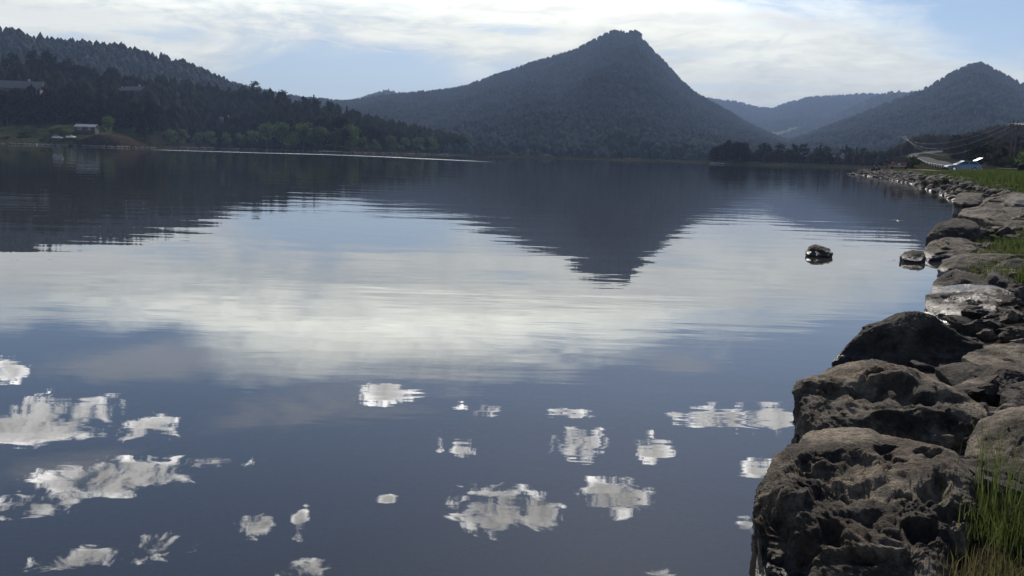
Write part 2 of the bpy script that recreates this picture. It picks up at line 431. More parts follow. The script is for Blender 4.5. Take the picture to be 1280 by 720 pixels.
M['feather_white'] = simple('white feathers', (0.75, 0.74, 0.72), 0.8, 0.1, 30.0)
M['feather_grey'] = simple('grey feathers', (0.34, 0.32, 0.31), 0.8, 0.2, 30.0)

def ground_mat():
    m, b, out = new_mat('ground')
    pos = b.node('ShaderNodeNewGeometry').outputs['Position']
    sep = b.node('ShaderNodeSeparateXYZ'); b.l.new(pos, sep.inputs[0])
    n = b.noise(pos, 0.6, 7.0, 0.62); n2 = b.noise(pos, 9.0, 6.0, 0.65); n4 = b.noise(pos, 0.03, 5.0, 0.6)
    soil = b.mix(b.step(n2, 0.35, 0.7), (0.026, 0.021, 0.016, 1), (0.065, 0.052, 0.04, 1))
    lot = b.mix(b.step(n2, 0.3, 0.7), (0.19, 0.16, 0.125, 1), (0.27, 0.235, 0.19, 1))
    green = b.mix(b.step(n2, 0.3, 0.7), (0.04, 0.055, 0.018, 1), (0.085, 0.10, 0.035, 1))
    c = b.mix(b.math('MULTIPLY', b.step(n, 0.42, 0.58), b.step(sep.outputs[1], 12.0, 16.0)), soil, green)
    att = b.node('ShaderNodeAttribute', attribute_name='tint').outputs['Fac']            # gravel parking place
    c = b.mix(b.step(b.math('ADD', att, b.math('MULTIPLY', b.math('SUBTRACT', n, 0.5), 0.5)), 0.4, 0.6), c, lot)
    c = b.mix(b.step(sep.outputs[1], 150.0, 230.0, 0.0, 0.9), c, b.mix(b.step(n4, 0.4, 0.6), (0.014, 0.016, 0.010, 1), (0.030, 0.028, 0.018, 1)))   # wooded far shores
    vo = b.node('ShaderNodeTexVoronoi'); b.l.new(pos, vo.inputs['Vector']); vo.inputs['Scale'].default_value = 22.0
    peb = b.mix(b.noise(vo.outputs['Color'], 3.0, 0.0), (0.08, 0.066, 0.05, 1), (0.24, 0.205, 0.16, 1))
    bed = b.mix(b.step(n2, 0.4, 0.65), (0.09, 0.075, 0.06, 1), peb)
    c = b.mix(b.step(sep.outputs[2], -0.02, 0.06), bed, c)
    bn = b.node('ShaderNodeBump'); bn.inputs['Strength'].default_value = 0.8; bn.inputs['Distance'].default_value = 0.03
    b.l.new(b.noise(pos, 24.0, 6.0, 0.7), bn.inputs['Height'])
    principled(b, out, c, 1.0, 0.0, 0.0, bn.outputs[0])
    return m
M['ground'] = ground_mat()

def slope_mat(name, a, c, meadow=None):
    m, b, out = new_mat(name)
    pos = b.node('ShaderNodeNewGeometry').outputs['Position']
    n = b.noise(pos, 0.03, 8.0, 0.65); n2 = b.noise(pos, 0.4, 6.0, 0.7)
    cc = b.mix(b.step(n, 0.35, 0.65), (*a, 1), (*c, 1))
    cc = b.mix(1.0, cc, b.ramp(n2, [(0.3, 0.6), (0.7, 1.3)]), 'MULTIPLY')
    if meadow:
        cc = b.mix(b.node('ShaderNodeAttribute', attribute_name='tint').outputs['Fac'], cc, (*meadow, 1))
    bn = b.node('ShaderNodeBump'); bn.inputs['Distance'].default_value = 2.0
    b.l.new(n2, bn.inputs['Height'])
    principled(b, out, cc, 1.0, 0.0, 0.0, bn.outputs[0]); return m
M['forest_floor'] = slope_mat('forest floor', (0.020, 0.022, 0.015), (0.042, 0.038, 0.025))
M['meadow'] = slope_mat('dry meadow', (0.11, 0.11, 0.055), (0.17, 0.155, 0.08))
M['bank'] = slope_mat('scrubby bank', (0.028, 0.032, 0.018), (0.062, 0.058, 0.032))
M['green_bank'] = slope_mat('green meadow', (0.030, 0.036, 0.016), (0.075, 0.078, 0.030))
M['bare_earth'] = slope_mat('bare reddish earth', (0.045, 0.034, 0.024), (0.085, 0.062, 0.044))
M['clearing'] = slope_mat('mountain slope with clearings', (0.034, 0.042, 0.038), (0.072, 0.072, 0.060), (0.19, 0.19, 0.11))
M['mtn'] = slope_mat('mountain slope', (0.034, 0.042, 0.038), (0.072, 0.072, 0.060))

def water_mat():
    m, b, out = new_mat('lake water')
    pos = b.node('ShaderNodeNewGeometry').outputs['Position']
    sep = b.node('ShaderNodeSeparateXYZ'); b.l.new(pos, sep.inputs[0]); X, Y = sep.outputs[0], sep.outputs[1]
    # long, very low swell, finer capillary ripples, and patches where a breath of wind touches the surface
    v1 = b.vmath('MULTIPLY', pos, (0.75, 2.6, 1.0)); v2 = b.vmath('MULTIPLY', pos, (0.28, 0.75, 1.0)); v3 = b.vmath('MULTIPLY', pos, (3.5, 9.0, 1.0))
    h1 = b.noise(v1, 1.0, 2.0, 0.5, 0.2); h2 = b.noise(v2, 1.0, 1.0, 0.4); h3 = b.noise(v3, 1.0, 1.0, 0.5)
    patch = b.step(b.noise(b.vmath('MULTIPLY', pos, (0.06, 0.14, 1.0)), 1.0, 2.0), 0.42, 0.62, 0.5, 1.25)
    far = b.step(Y, 4.0, 14.0, 0.45, 1.0)
    far2 = b.step(Y, 30.0, 160.0, 1.0, 2.2)
    h = b.math('ADD', b.math('MULTIPLY', b.math('MULTIPLY', h1, 0.0024), patch), b.math('MULTIPLY', h2, 0.0075))
    h = b.math('ADD', b.math('MULTIPLY', h, b.math('MULTIPLY', far, far2)), b.math('MULTIPLY', b.math('MULTIPLY', h3, 0.00016), patch))
    # a wind-ruffled streak that runs off the left point out across the lake
    azd = b.math('MULTIPLY', b.math('ARCTAN2', X, Y), 57.2958)
    rr = b.math('SQRT', b.math('ADD', b.math('MULTIPLY', X, X), b.math('MULTIPLY', Y, Y)))
    pts = [(190, 187.2), (260, 189.2), (330, 191.2), (400, 193.0), (470, 195.6), (540, 198.8), (600, 201.8), (680, 205.5)]
    AR = []
    for p in pts:
        q = on_level(*p); AR.append((math.degrees(math.atan2(q[0], q[1])), math.hypot(q[0], q[1])))
    a0, a1 = AR[0][0], AR[-1][0]
    t = b.math('DIVIDE', b.math('SUBTRACT', azd, a0), a1 - a0, clamp=True)
    line = b.math('MULTIPLY', b.ramp(t, [((a - a0) / (a1 - a0), d / 1000.0) for a, d in AR]), 1000.0)
    rel = b.math('DIVIDE', b.math('SUBTRACT', rr, line), line)
    rel = b.math('ABSOLUTE', b.math('ADD', rel, b.math('MULTIPLY', b.math('SUBTRACT', b.noise(pos, 0.05, 3.0), 0.5), 0.10)))
    band = b.math('MULTIPLY', b.step(rel, 0.02, 0.075, 1.0, 0.0), b.math('MULTIPLY', b.step(azd, a0 - 1.0, a0 + 1.0), b.step(azd, a1 - 7.0, a1 - 1.0, 1.0, 0.0)))
    hb = b.noise(b.vmath('MULTIPLY', pos, (0.5, 0.9, 1.0)), 1.0, 2.0)
    h = b.math('ADD', h, b.math('MULTIPLY', b.math('MULTIPLY', hb, 0.25), band))
    bn = b.node('ShaderNodeBump'); bn.inputs['Strength'].default_value = 1.0; bn.inputs['Distance'].default_value = 1.0
    b.l.new(h, bn.inputs['Height'])
    fr = b.node('ShaderNodeFresnel'); fr.inputs['IOR'].default_value = 1.68; b.l.new(bn.outputs[0], fr.inputs['Normal'])
    gl = b.node('ShaderNodeBsdfGlossy'); b.put(gl.inputs['Roughness'], b.math('ADD', 0.004, b.math('MULTIPLY', band, 0.16)))
    gl.inputs['Color'].default_value = (0.97, 0.98, 1, 1); b.l.new(bn.outputs[0], gl.inputs['Normal'])
    # what comes up from below: the bed through clear water, and a little murk
    tr = b.node('ShaderNodeBsdfTransparent'); tr.inputs[0].default_value = (0.55, 0.53, 0.47, 1)
    df = b.node('ShaderNodeBsdfDiffuse'); df.inputs[0].default_value = (0.043, 0.041, 0.037, 1)
    geo = b.node('ShaderNodeNewGeometry')
    ci = b.math('MAXIMUM', b.math('ABSOLUTE', b.vmath('DOT_PRODUCT', geo.outputs['True Normal'], geo.outputs['Incoming'], out='Value')), 0.02)
    murk = b.math('SUBTRACT', 1.0, b.math('POWER', 2.71828, b.math('DIVIDE', -0.34, ci)))     # light lost on its way through the murky water: more on a slanting path
    lowm = b.node('ShaderNodeMixShader'); b.l.new(murk, lowm.inputs[0])
    b.l.new(tr.outputs[0], lowm.inputs[1]); b.l.new(df.outputs[0], lowm.inputs[2])
    mx = b.node('ShaderNodeMixShader'); b.l.new(fr.outputs[0], mx.inputs[0])
    b.l.new(lowm.outputs[0], mx.inputs[1]); b.l.new(gl.outputs[0], mx.inputs[2]); b.l.new(mx.outputs[0], out.inputs[0])
    return m
M['water'] = water_mat()

# ------------------------------------------------------------------ lake outline and ground sheet
def sp(px, D):
    d = horizon_dir(px); return (d[0] * D, d[1] * D)
near_px = [(990, 640), (1040, 520), (1075, 462), (1120, 425), (1185, 388), (1192, 350), (1200, 325), (1185, 300), (1222, 272), (1226, 258), (1200, 249), (1146, 230.5), (1112, 223.6), (1084, 219.8), (1062, 217.9)]
near_shore = [(-60, -60), (-6, -4), (-1.5, -0.9), (-0.2, 0.9), (0.7, 2.4)] + [tuple(on_level(x, y)[:2]) for x, y in near_px]
far_shore = [sp(1085, 176), sp(1108, 205), sp(1115, 300), sp(1085, 440), sp(1060, 465), sp(1000, 462), sp(940, 465), sp(893, 470), sp(880, 520), sp(868, 640),
             sp(771, 612), sp(680, 625), sp(605, 632), sp(562, 680), sp(500, 580), sp(440, 505), sp(400, 498), sp(340, 560), sp(270, 620), sp(225, 600),
             sp(205, 470), sp(196, 440), sp(150, 436), (sp(110, 455)), sp(60, 468), sp(10, 476), sp(-60, 470), (-420, 330), (-560, 100), (-420, -120)]
LAKE = np.array(near_shore + far_shore)
def lake_sdf(x, y):                        # positive on land, negative on the lake
    P = np.stack([np.ravel(x), np.ravel(y)], 1); n = len(LAKE)
    best = np.full(len(P), 1e18); inside = np.zeros(len(P), bool)
    for i in range(n):
        a, c = LAKE[i], LAKE[(i + 1) % n]; e = c - a
        w = P - a; t = np.clip((w @ e) / (e @ e), 0, 1)
        best = np.minimum(best, ((w - t[:, None] * e) ** 2).sum(1))
        cond = (a[1] > P[:, 1]) != (c[1] > P[:, 1])
        xi = (c[0] - a[0]) * (P[:, 1] - a[1]) / (c[1] - a[1] + 1e-12) + a[0]
        inside ^= cond & (P[:, 0] < xi)
    d = np.sqrt(best)
    return np.where(inside, -d, d)
def ground_z(x, y):
    x = np.ravel(np.asarray(x, float)); y = np.ravel(np.asarray(y, float))
    d = lake_sdf(x, y)
    top = 0.26 + 0.98 * smooth(y, 9, 60)
    z = np.where(d < 0, -0.06 + np.maximum(d * 0.16, -2.2), -0.06 + (top + 0.06) * (1 - np.exp(-np.maximum(d, 0) / (1.0 + 0.9 * smooth(y, 20, 60)))))
    z = z + 0.05 * fbm(xy0(x, y, 0.7), 3) * smooth(d, -0.5, 1.0)
    return z
def build_ground():
    n = 470
    s = np.linspace(-1, 1, n)
    g = np.sinh(s * 8.6) / np.sinh(8.6)
    xs = g * 5600 + 3.0
    ys = np.concatenate([-(np.sinh(np.linspace(1, 0.02, 60) * 7) / np.sinh(7)) * 900, np.sinh(np.linspace(0, 1, 420) * 8.0) / np.sinh(8.0) * 6900])
    GX, GY = np.meshgrid(xs, ys)
    z = ground_z(GX, GY)
    d = lake_sdf(GX, GY)
    V = np.stack([GX.ravel(), GY.ravel(), z], 1)
    nx, ny = len(xs), len(ys)
    i = np.arange(ny - 1)[:, None] * nx + np.arange(nx - 1)[None, :]; i = i.ravel()
    Fc = np.stack([i, i + 1, i + nx + 1, i + nx], 1)
    x, y = GX.ravel(), GY.ravel()
    lot = smooth(d, 6, 9) * smooth(y, 55, 75) * (1 - smooth(y, 190, 230)) * (x > 15) * (1 - smooth(x, 120, 160))
    o = link('ground', mesh_from('ground', V, Fc, M['ground'], True, lot))
    tag(o, 'earth and gravel shore with the lake bed sloping away under the water', 'ground', kind='structure')
build_ground()
def build_water():
    xs = [-900, -60, -8, 8, 60, 900]; ys = [-400, -30, -2, 8, 60, 400, 1100]
    V = [(x, y, 0.0) for y in ys for x in xs]; k = len(xs)
    Fc = [(j * k + i, j * k + i + 1, (j + 1) * k + i + 1, (j + 1) * k + i) for j in range(len(ys) - 1) for i in range(k - 1)]
    o = link('water', mesh_from('water', V, np.array(Fc), M['water'], True))
    tag(o, 'still lake water mirroring the mountain, the clouds and blue sky', 'lake', kind='structure')
build_water()

# ------------------------------------------------------------------ mountains and wooded hills
class Slope:
    """crest: list of (px, py) read off the skyline; each crest point stands at distance dist(az); the slope in front runs down to base(az)."""
    def __init__(self, crest, dist, base, back=0.7, prof=1.15, rough=0.1, drop=0.0, seed=0.0, z0=0.8):
        ae = np.array([azel(*c) for c in crest])
        self.az, self.el = ae[:, 0], ae[:, 1]
        f = lambda v: (lambda a: np.interp(a, [azel(p, 195)[0] for p, _ in v], [q for _, q in v])) if hasattr(v, '__len__') else (lambda a: np.full(np.shape(a), float(v)))
        self.dist, self.base = f(dist), f(base)
        self.back, self.prof, self.rough, self.drop, self.seed, self.z0 = back, prof, rough, drop, seed, z0
    def at(self, az, t):
        az = np.asarray(az, float); t = np.asarray(t, float)
        D = self.dist(az); B = self.base(az)
        hc = np.maximum(EYE + D * np.tan(np.radians(np.interp(az, self.az, self.el))) - self.drop, 0.5)
        d = B + (D - B) * t
        tt = np.clip(t, 0, 1); up = tt ** self.prof
        dn = np.clip((t - 1) / self.back, 0, 1)
        z = self.z0 + (hc - self.z0) * up * (1 - dn ** 1.6)
        x, y = d * np.sin(np.radians(az)), d * np.cos(np.radians(az))
        w = tt * (1 - tt) * 4 + 0.5 * np.clip(dn * 3, 0, 1)
        sc = 3.0 / max(1.0, float(np.mean(D)) * 0.35)
        gul = fbm(np.stack([np.ravel(x) * sc * 1.4, np.ravel(y) * sc * 0.7, np.full(np.size(x), self.seed)], 1), 5, 2.1, 0.5, True).reshape(np.shape(x))
        z = z + hc * self.rough * w * gul
        z = z - 3.0 * (1 - smooth(t, 0.0, 0.02))
        return np.stack([x, y, z], -1)
    def mesh(self, name, mat, label, cat, nu=320, nv=70):
        a = np.linspace(self.az[0], self.az[-1], nu); t = np.concatenate([np.linspace(0, 1, nv), np.linspace(1, 1 + self.back, nv // 3)[1:]])
        T, Az = np.meshgrid(t, a, indexing='ij')
        V = self.at(Az, T).reshape(-1, 3); n2 = len(t)
        i = (np.arange(n2 - 1)[:, None] * nu + np.arange(nu - 1)[None, :]).ravel()
        Fc = np.stack([i, i + 1, i + nu + 1, i + nu], 1)
        o = link(name, mesh_from(name, V, Fc, mat, True))
        return tag(o, label, cat, kind='structure')
    def scatter(self, n, rng, t0=0.02, t1=1.03, az=None):
        a0, a1 = az if az else (self.az[0], self.az[-1])
        a = rng.uniform(a0, a1, n)
        # even over the ground rather than over the parameter
        B = self.base(a); D = self.dist(a); u = rng.uniform(0, 1, n)
        d0 = B + (D - B) * t0; d1 = B + (D - B) * t1
        d = np.sqrt(d0 ** 2 + u * (d1 ** 2 - d0 ** 2))
        t = (d - B) / (D - B)
        return self.at(a, t), a, t

def lowpoly_forest(name, P, hts, rng, label, mat, spread=0.30, kind='mix'):
    n = len(P); k = 5
    # two crowded tiers per tree: a skirt and a top, jittered so no two outlines agree
    ang = np.arange(k) * 2 * np.pi / k
    V = np.zeros((n, 2 * k + 1, 3)); rot = rng.uniform(0, 6.28, n)
    sharp = rng.uniform(0.0, 1.0, n) * (0.45 if kind == 'round' else 1.0)
    r1 = hts * spread * rng.uniform(0.75, 1.25, n); r2 = r1 * (0.95 - 0.45 * sharp)
    z1 = hts * 0.12; z2 = hts * (0.62 - 0.12 * sharp)
    for j in range(k):
        jr = rng.uniform(0.7, 1.3, n); jr2 = rng.uniform(0.65, 1.35, n)
        V[:, j] = P + np.stack([r1 * jr * np.cos(rot + ang[j]), r1 * jr * np.sin(rot + ang[j]), z1 * rng.uniform(0.3, 1.8, n)], 1)
        V[:, k + j] = P + np.stack([r2 * jr2 * np.cos(rot + ang[j] + .6), r2 * jr2 * np.sin(rot + ang[j] + .6), z2 * rng.uniform(0.85, 1.15, n)], 1)
    V[:, 2 * k] = P + np.stack([rng.normal(0, 0.04, n) * hts, rng.normal(0, 0.04, n) * hts, hts], 1)
    tri = []
    for j in range(k):
        a, c = j, (j + 1) % k
        tri += [(a, c, k + c), (a, k + c, k + a), (k + a, k + c, 2 * k)]
    tri = np.array(tri)
    Fc = (np.arange(n)[:, None, None] * (2 * k + 1) + tri[None]).reshape(-1, 3)
    tint = np.repeat(rng.uniform(0, 1, n), 2 * k + 1)
    o = link(name, mesh_from(name, V.reshape(-1, 3), Fc, mat, False, tint))
    return tag(o, label, 'forest', kind='stuff')

rng = np.random.default_rng(21)
# far ridges closing the valley
D1 = Slope([(820, 150), (850, 122), (872, 119), (890, 121.5), (920, 125), (945, 131.5), (965, 134), (985, 126.5), (1010, 120), (1050, 117), (1085, 115), (1110, 116), (1150, 121), (1250, 130), (1420, 150)], 5200, 2600, 0.25, 1.0, 0.03, 12, 3.1)
MEADOWS = [np.array([(953, 169), (962, 164.5), (974, 164), (986, 161), (1001, 157), (994, 161.5), (982, 165.5), (972, 168.5), (968, 172.5), (963, 169)]), np.array([(984, 188), (990, 180), (996, 177.5), (1001, 182), (1002, 190)])]
def in_poly(px, py, Q):
    ins = np.zeros(len(px), bool)
    for i in range(len(Q)):
        (ax, ay), (bx, by) = Q[i], Q[(i + 1) % len(Q)]
        ins ^= ((ay > py) != (by > py)) & (px < (bx - ax) * (py - ay) / (by - ay + 1e-12) + ax)
    return ins
def cleared(P):
    px, py = project(P); return in_poly(px, py, MEADOWS[0]) | in_poly(px, py, MEADOWS[1])
o = D1.mesh('mountain', M['clearing'], 'pale blue distant ridge closing the valley between the two peaks', 'mountain', 420, 150)
co = np.zeros(len(o.data.vertices) * 3, np.float32); o.data.vertices.foreach_get('co', co)
o.data.attributes.new('tint', 'FLOAT', 'POINT').data.foreach_set('value', cleared(co.reshape(-1, 3).astype(float)).astype(np.float32))
P, a, t = D1.scatter(13000, rng, 0.05, 1.02); P = P[~cleared(P + (0, 0, 5.0))]
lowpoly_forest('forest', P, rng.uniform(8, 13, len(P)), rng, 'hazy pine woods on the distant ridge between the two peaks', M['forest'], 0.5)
D2 = Slope([(990, 165), (1040, 143), (1075, 127), (1103, 115), (1120, 112.5), (1140, 112), (1165, 114), (1230, 120), (1350, 130)], 3900, 2400, 0.3, 1.0, 0.04, 10, 5.7)
D2.mesh('mountain', M['mtn'], 'wooded shoulder just left of the right hand peak', 'mountain', 160, 50)
P, a, t = D2.scatter(3000, rng, 0.2, 1.02)
lowpoly_forest('forest', P, rng.uniform(7, 12, len(P)), rng, 'pine woods on the shoulder left of the right hand peak', M['forest'], 0.5)
# the right hand peak
E1 = Slope([(930, 186), (970, 178), (1004, 169), (1030, 159), (1057, 149), (1100, 132), (1130, 120), (1150, 113), (1166, 105), (1186, 93), (1204, 83), (1216, 79.5), (1224, 78), (1236, 80.5), (1241, 86), (1252, 91), (1266, 98.5), (1282, 106), (1330, 122), (1420, 140), (1600, 160)], 2300, 900, 0.5, 1.12, 0.09, 7, 9.2)
E1.mesh('mountain', M['mtn'], 'dark wooded peak with small rocky top on the right', 'mountain', 320, 70)
P, a, t = E1.scatter(11500, rng, 0.1, 1.02)
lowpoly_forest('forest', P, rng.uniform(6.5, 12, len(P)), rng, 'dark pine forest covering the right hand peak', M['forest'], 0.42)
# small far hill behind the saddle, then the tall peak with its long left arm
B0 = Slope([(400, 135), (440, 124), (462, 117), (478, 111.5), (486, 110.5), (498, 114), (515, 118), (560, 125), (620, 140)], 3600, 2600, 0.3, 1.0, 0.03, 8, 2.2)
B0.mesh('hill', M['mtn'], 'small hazy hilltop peeping over the saddle left of the tall peak', 'hill', 100, 30)
P, a, t = B0.scatter(2200, rng, 0.3, 1.02)
lowpoly_forest('forest', P, rng.uniform(6, 9.5, len(P)), rng, 'hazy pine woods on the small hilltop over the saddle', M['forest'], 0.5)
C1 = Slope([(250, 95), (300, 106), (350, 117), (380, 122), (430, 126.5), (450, 124), (480, 119), (520, 115.5), (560, 111.5), (582, 107), (600, 100.5), (620, 93), (640, 87), (660, 79.5), (690, 71), (720, 61), (742, 50), (757, 42), (768, 37.5), (776, 38.5), (783, 41.5), (789, 37.5), (797, 38.5), (802, 44), (806, 51), (815, 61), (830, 76), (849, 98), (869, 116), (900, 133), (930, 151), (960, 166), (1000, 180), (1040, 190), (1080, 196)],
           [(250, 1900), (430, 2300), (640, 2400), (780, 2400), (1080, 2200)], [(250, 900), (430, 720), (562, 690), (605, 645), (680, 638), (771, 626), (868, 655), (900, 640), (1080, 700)], 0.5, 1.25, 0.075, 5, 1.3)
C1.mesh('mountain', M['mtn'], 'tall dark pointed mountain in the centre, steep on its right side', 'mountain', 420, 90)
P, a, t = C1.scatter(25000, rng, 0.0, 1.02)
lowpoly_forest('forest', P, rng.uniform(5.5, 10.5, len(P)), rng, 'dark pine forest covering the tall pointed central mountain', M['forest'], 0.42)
# round rock knob on the left arm of the tall peak
# wooded hill behind the left shore
A1 = Slope([(-320, 30), (-200, 22), (-100, 30), (0, 40), (12, 41), (25, 43), (45, 46), (62, 51), (85, 54), (108, 56), (130, 57), (160, 62), (180, 67), (200, 72), (222, 78), (240, 84), (262, 95), (282, 103), (300, 111), (330, 122), (370, 136), (420, 150), (480, 165)],
           [(-320, 1150), (480, 1250)], [(-320, 760), (480, 860)], 0.6, 1.0, 0.05, 4.0, 4.4, 30)
A1.z0 = 10
A1.mesh('hillside', M['forest_floor'], 'long wooded hill rising behind the left shore', 'hill', 240, 50)
P, a, t = A1.scatter(5200, rng, 0.05, 1.02)
lowpoly_forest('forest', P, rng.uniform(6, 12.5, len(P)), rng, 'bluish dark pine forest on the long hill behind the left shore', M['forest'], 0.36, 'round')
# near slope of the left shore
N1 = Slope([(-320, 86), (-150, 86), (-60, 90), (0, 96), (20, 95), (60, 92), (85, 96), (110, 102), (140, 104), (160, 112), (180, 110), (210, 113), (230, 117), (260, 121), (290, 125), (310, 127), (340, 131), (360, 135), (400, 147), (440, 158), (480, 167), (520, 173), (550, 180), (575, 188), (600, 191)],
           [(-320, 720), (0, 720), (260, 860), (400, 760), (520, 820), (600, 820)], [(-320, 500), (0, 505), (110, 490), (190, 500), (230, 630), (280, 645), (340, 590), (400, 520), (440, 525), (500, 605), (560, 705), (600, 690)], 0.5, 0.95, 0.05, 0, 6.6)
N1.z0 = 1.3
N1.mesh('hillside', M['forest_floor'], 'dark wooded slope directly above the left shore', 'hill', 260, 60)
# low scrub hill behind the parking place on the right
SH_r = [120, 150, 220, 300, 380, 450, 520, 600, 680, 760]
SH_h = [1.22, 1.24, 2.1, 3.7, 5.6, 7.6, 9.6, 12.5, 15.5, 16.5]
def scrub_h(x, y):
    r = np.hypot(x, y); a = np.degrees(np.arctan2(x, y))
    m = smooth(a, 21.2, 23.6)
    k = np.interp(r, SH_r, SH_h)
    k = k + 7.0 * smooth(a, 25.0, 27.5) * smooth(r, 380, 620)
    z = 1.1 + (k - 1.1) * m + 0.10 * fbm(xy0(x, y, 0.02), 3).reshape(np.shape(x)) * np.clip(r / 60 - 2, 0, 10) * m
    return z
def scrub_mesh():
    a = np.linspace(20.2, 40, 120); r = np.concatenate([np.linspace(146, 760, 90), np.linspace(780, 900, 6)])
    Rr, Az = np.meshgrid(r, a, indexing='ij')
    x, y = Rr * np.sin(np.radians(Az)), Rr * np.cos(np.radians(Az))
    z = scrub_h(x, y) - 16 * smooth(Rr, 770, 900)
    d = lake_sdf(x, y).reshape(x.shape)
    z = z - 3.0 * (1 - smooth(d, 1.0, 14.0)) - 0.5 * (1 - smooth(Rr, 146, 175))
    V = np.stack([x, y, z], -1).reshape(-1, 3); nu = len(a)
    i = (np.arange(len(r) - 1)[:, None] * nu + np.arange(nu - 1)[None, :]).ravel()
    tag(link('hillside', mesh_from('hillside', V, np.stack([i, i + 1, i + nu + 1, i + nu], 1), M['bank'], True)), 'low scrubby slope behind the parking place with the road climbing it', 'hill', kind='structure')
scrub_mesh()
# open ground on the left point: grass behind, a bare earth bank in front
G1 = Slope([(-120, 160), (-60, 159), (0, 157), (40, 155), (75, 154), (105, 155), (130, 159), (150, 165), (172, 173)], 525, [(-120, 480), (60, 480), (110, 466), (172, 470)], 0.6, 0.8, 0.03, 0.6, 3.3)
G1.z0 = 0.6
G1.mesh('grass_bank', M['green_bank'], 'green grassy rise on the left point behind the bushes', 'bank', 120, 40)
G2 = Slope([(85, 180), (100, 174), (118, 168), (140, 167), (158, 171), (180, 179), (196, 184)], [(85, 462), (196, 452)], [(85, 461), (110, 457), (150, 439), (196, 442)], 0.8, 0.75, 0.08, 0.3, 7.3)
G2.z0 = 0.3
G2.mesh('earth_bank', M['bare_earth'], 'bare reddish earth bank sloping down to the end of the left point', 'bank', 100, 30)

# ------------------------------------------------------------------ rocks
def ico(level):
    bm = bmesh.new(); bmesh.ops.create_icosphere(bm, subdivisions=level, radius=1.0)
    V = np.array([v.co[:] for v in bm.verts]); Fc = np.array([[v.index for v in f.verts] for f in bm.faces]); bm.free()
    return V, Fc
ICO = {k: ico(k) for k in (2, 3, 4, 5, 6, 7)}
def crag(V, N, size, seed, amt=0.10):
    q = V / size + seed
    w = np.stack([perlin(q * 1.3 + 31), perlin(q * 1.3 + 57), perlin(q * 1.3 + 83)], 1)
    q = q + 0.10 * w
    qb = q + 0.06 * np.stack([perlin(q * 5 + 3), perlin(q * 5 + 29), perlin(q * 5 + 61)], 1)
    d = 0.40 * fbm(q * 1.5, 2) - 0.35 * fbm(q * 2.6 + 5, 2, 2.3, 0.5, True) + 1.15 * blocks(qb * np.array([1.7, 1.7, 2.6])) + 0.55 * blocks(qb * np.array([4.0, 4.0, 6.0]) + 7)
    d = d - 0.30 * fbm(q * 7.0 + 3, 3, 2.1, 0.62, True) + 0.16 * fbm(q * 19.0, 3, 2.2, 0.65)
    st = q @ np.array([0.25, 0.35, 0.9])           # tilted bedding
    ph = (st * 4.0 + 0.8 * fbm(q * 1.7 + 9, 2)) % 1.0
    d = d + 0.30 * (np.where(ph < 0.8, ph / 0.8, (1 - ph) / 0.2) - 0.5) * smooth(fbm(q * 1.1 + 40, 2), -0.4, 0.5)
    el_ = q * np.array([0.55, 1.3, 1.3])
    d = d - 0.40 * np.maximum(fbm(el_ * 4.3 + 71, 2) - 0.15, 0) ** 0.7 - 0.40 * np.maximum(fbm(el_ * 9.0 + 17, 2) - 0.12, 0) ** 0.7   # weathered pits
    d = d + 0.22 * fbm(q * 24.0 + 8, 2, 2.3, 0.7) - 0.24 * fbm(q * 30.0, 2, 2.0, 0.7, True)
    return V + N * (d * size * amt)[:, None]
_cr = np.random.default_rng(12).uniform(0, 1, (256, 7))
def blocks(Q):
    """broken blocks: every cell of a random lattice is its own flat face, so the joints between them are sharp"""
    i0 = np.floor(Q).astype(np.int64); best = np.full(len(Q), 1e9); val = np.zeros(len(Q))
    for dx in (-1, 0, 1):
        for dy in (-1, 0, 1):
            for dz in (-1, 0, 1):
                c = i0 + (dx, dy, dz); m = c & 255
                r = _cr[_perm[_perm[_perm[m[:, 0]] + m[:, 1]] + m[:, 2]]]
                w = Q - (c + r[:, :3]); d = (w * w).sum(1)
                v = (r[:, 3] - 0.5) + ((r[:, 4:7] - 0.5) * w).sum(1) * 1.6
                near = d < best; best = np.where(near, d, best); val = np.where(near, v, val)
    return val
def facet(V, seed, n=16, lo=0.62, hi=0.9, front=True):
    r = np.random.default_rng(int(seed * 97)); S = V.copy()
    for _ in range(n):
        a = r.normal(size=3); a /= np.linalg.norm(a)
        if front:
            a[2] = abs(a[2]) + 0.5; a /= np.linalg.norm(a)
        d = r.uniform(lo, hi)
        if front: d = max(d, 0.99 * math.sqrt(1 - a[2] ** 2))
        ex = np.maximum(S @ a - d, 0); S = S - np.outer(ex * 0.95, a)
    return S
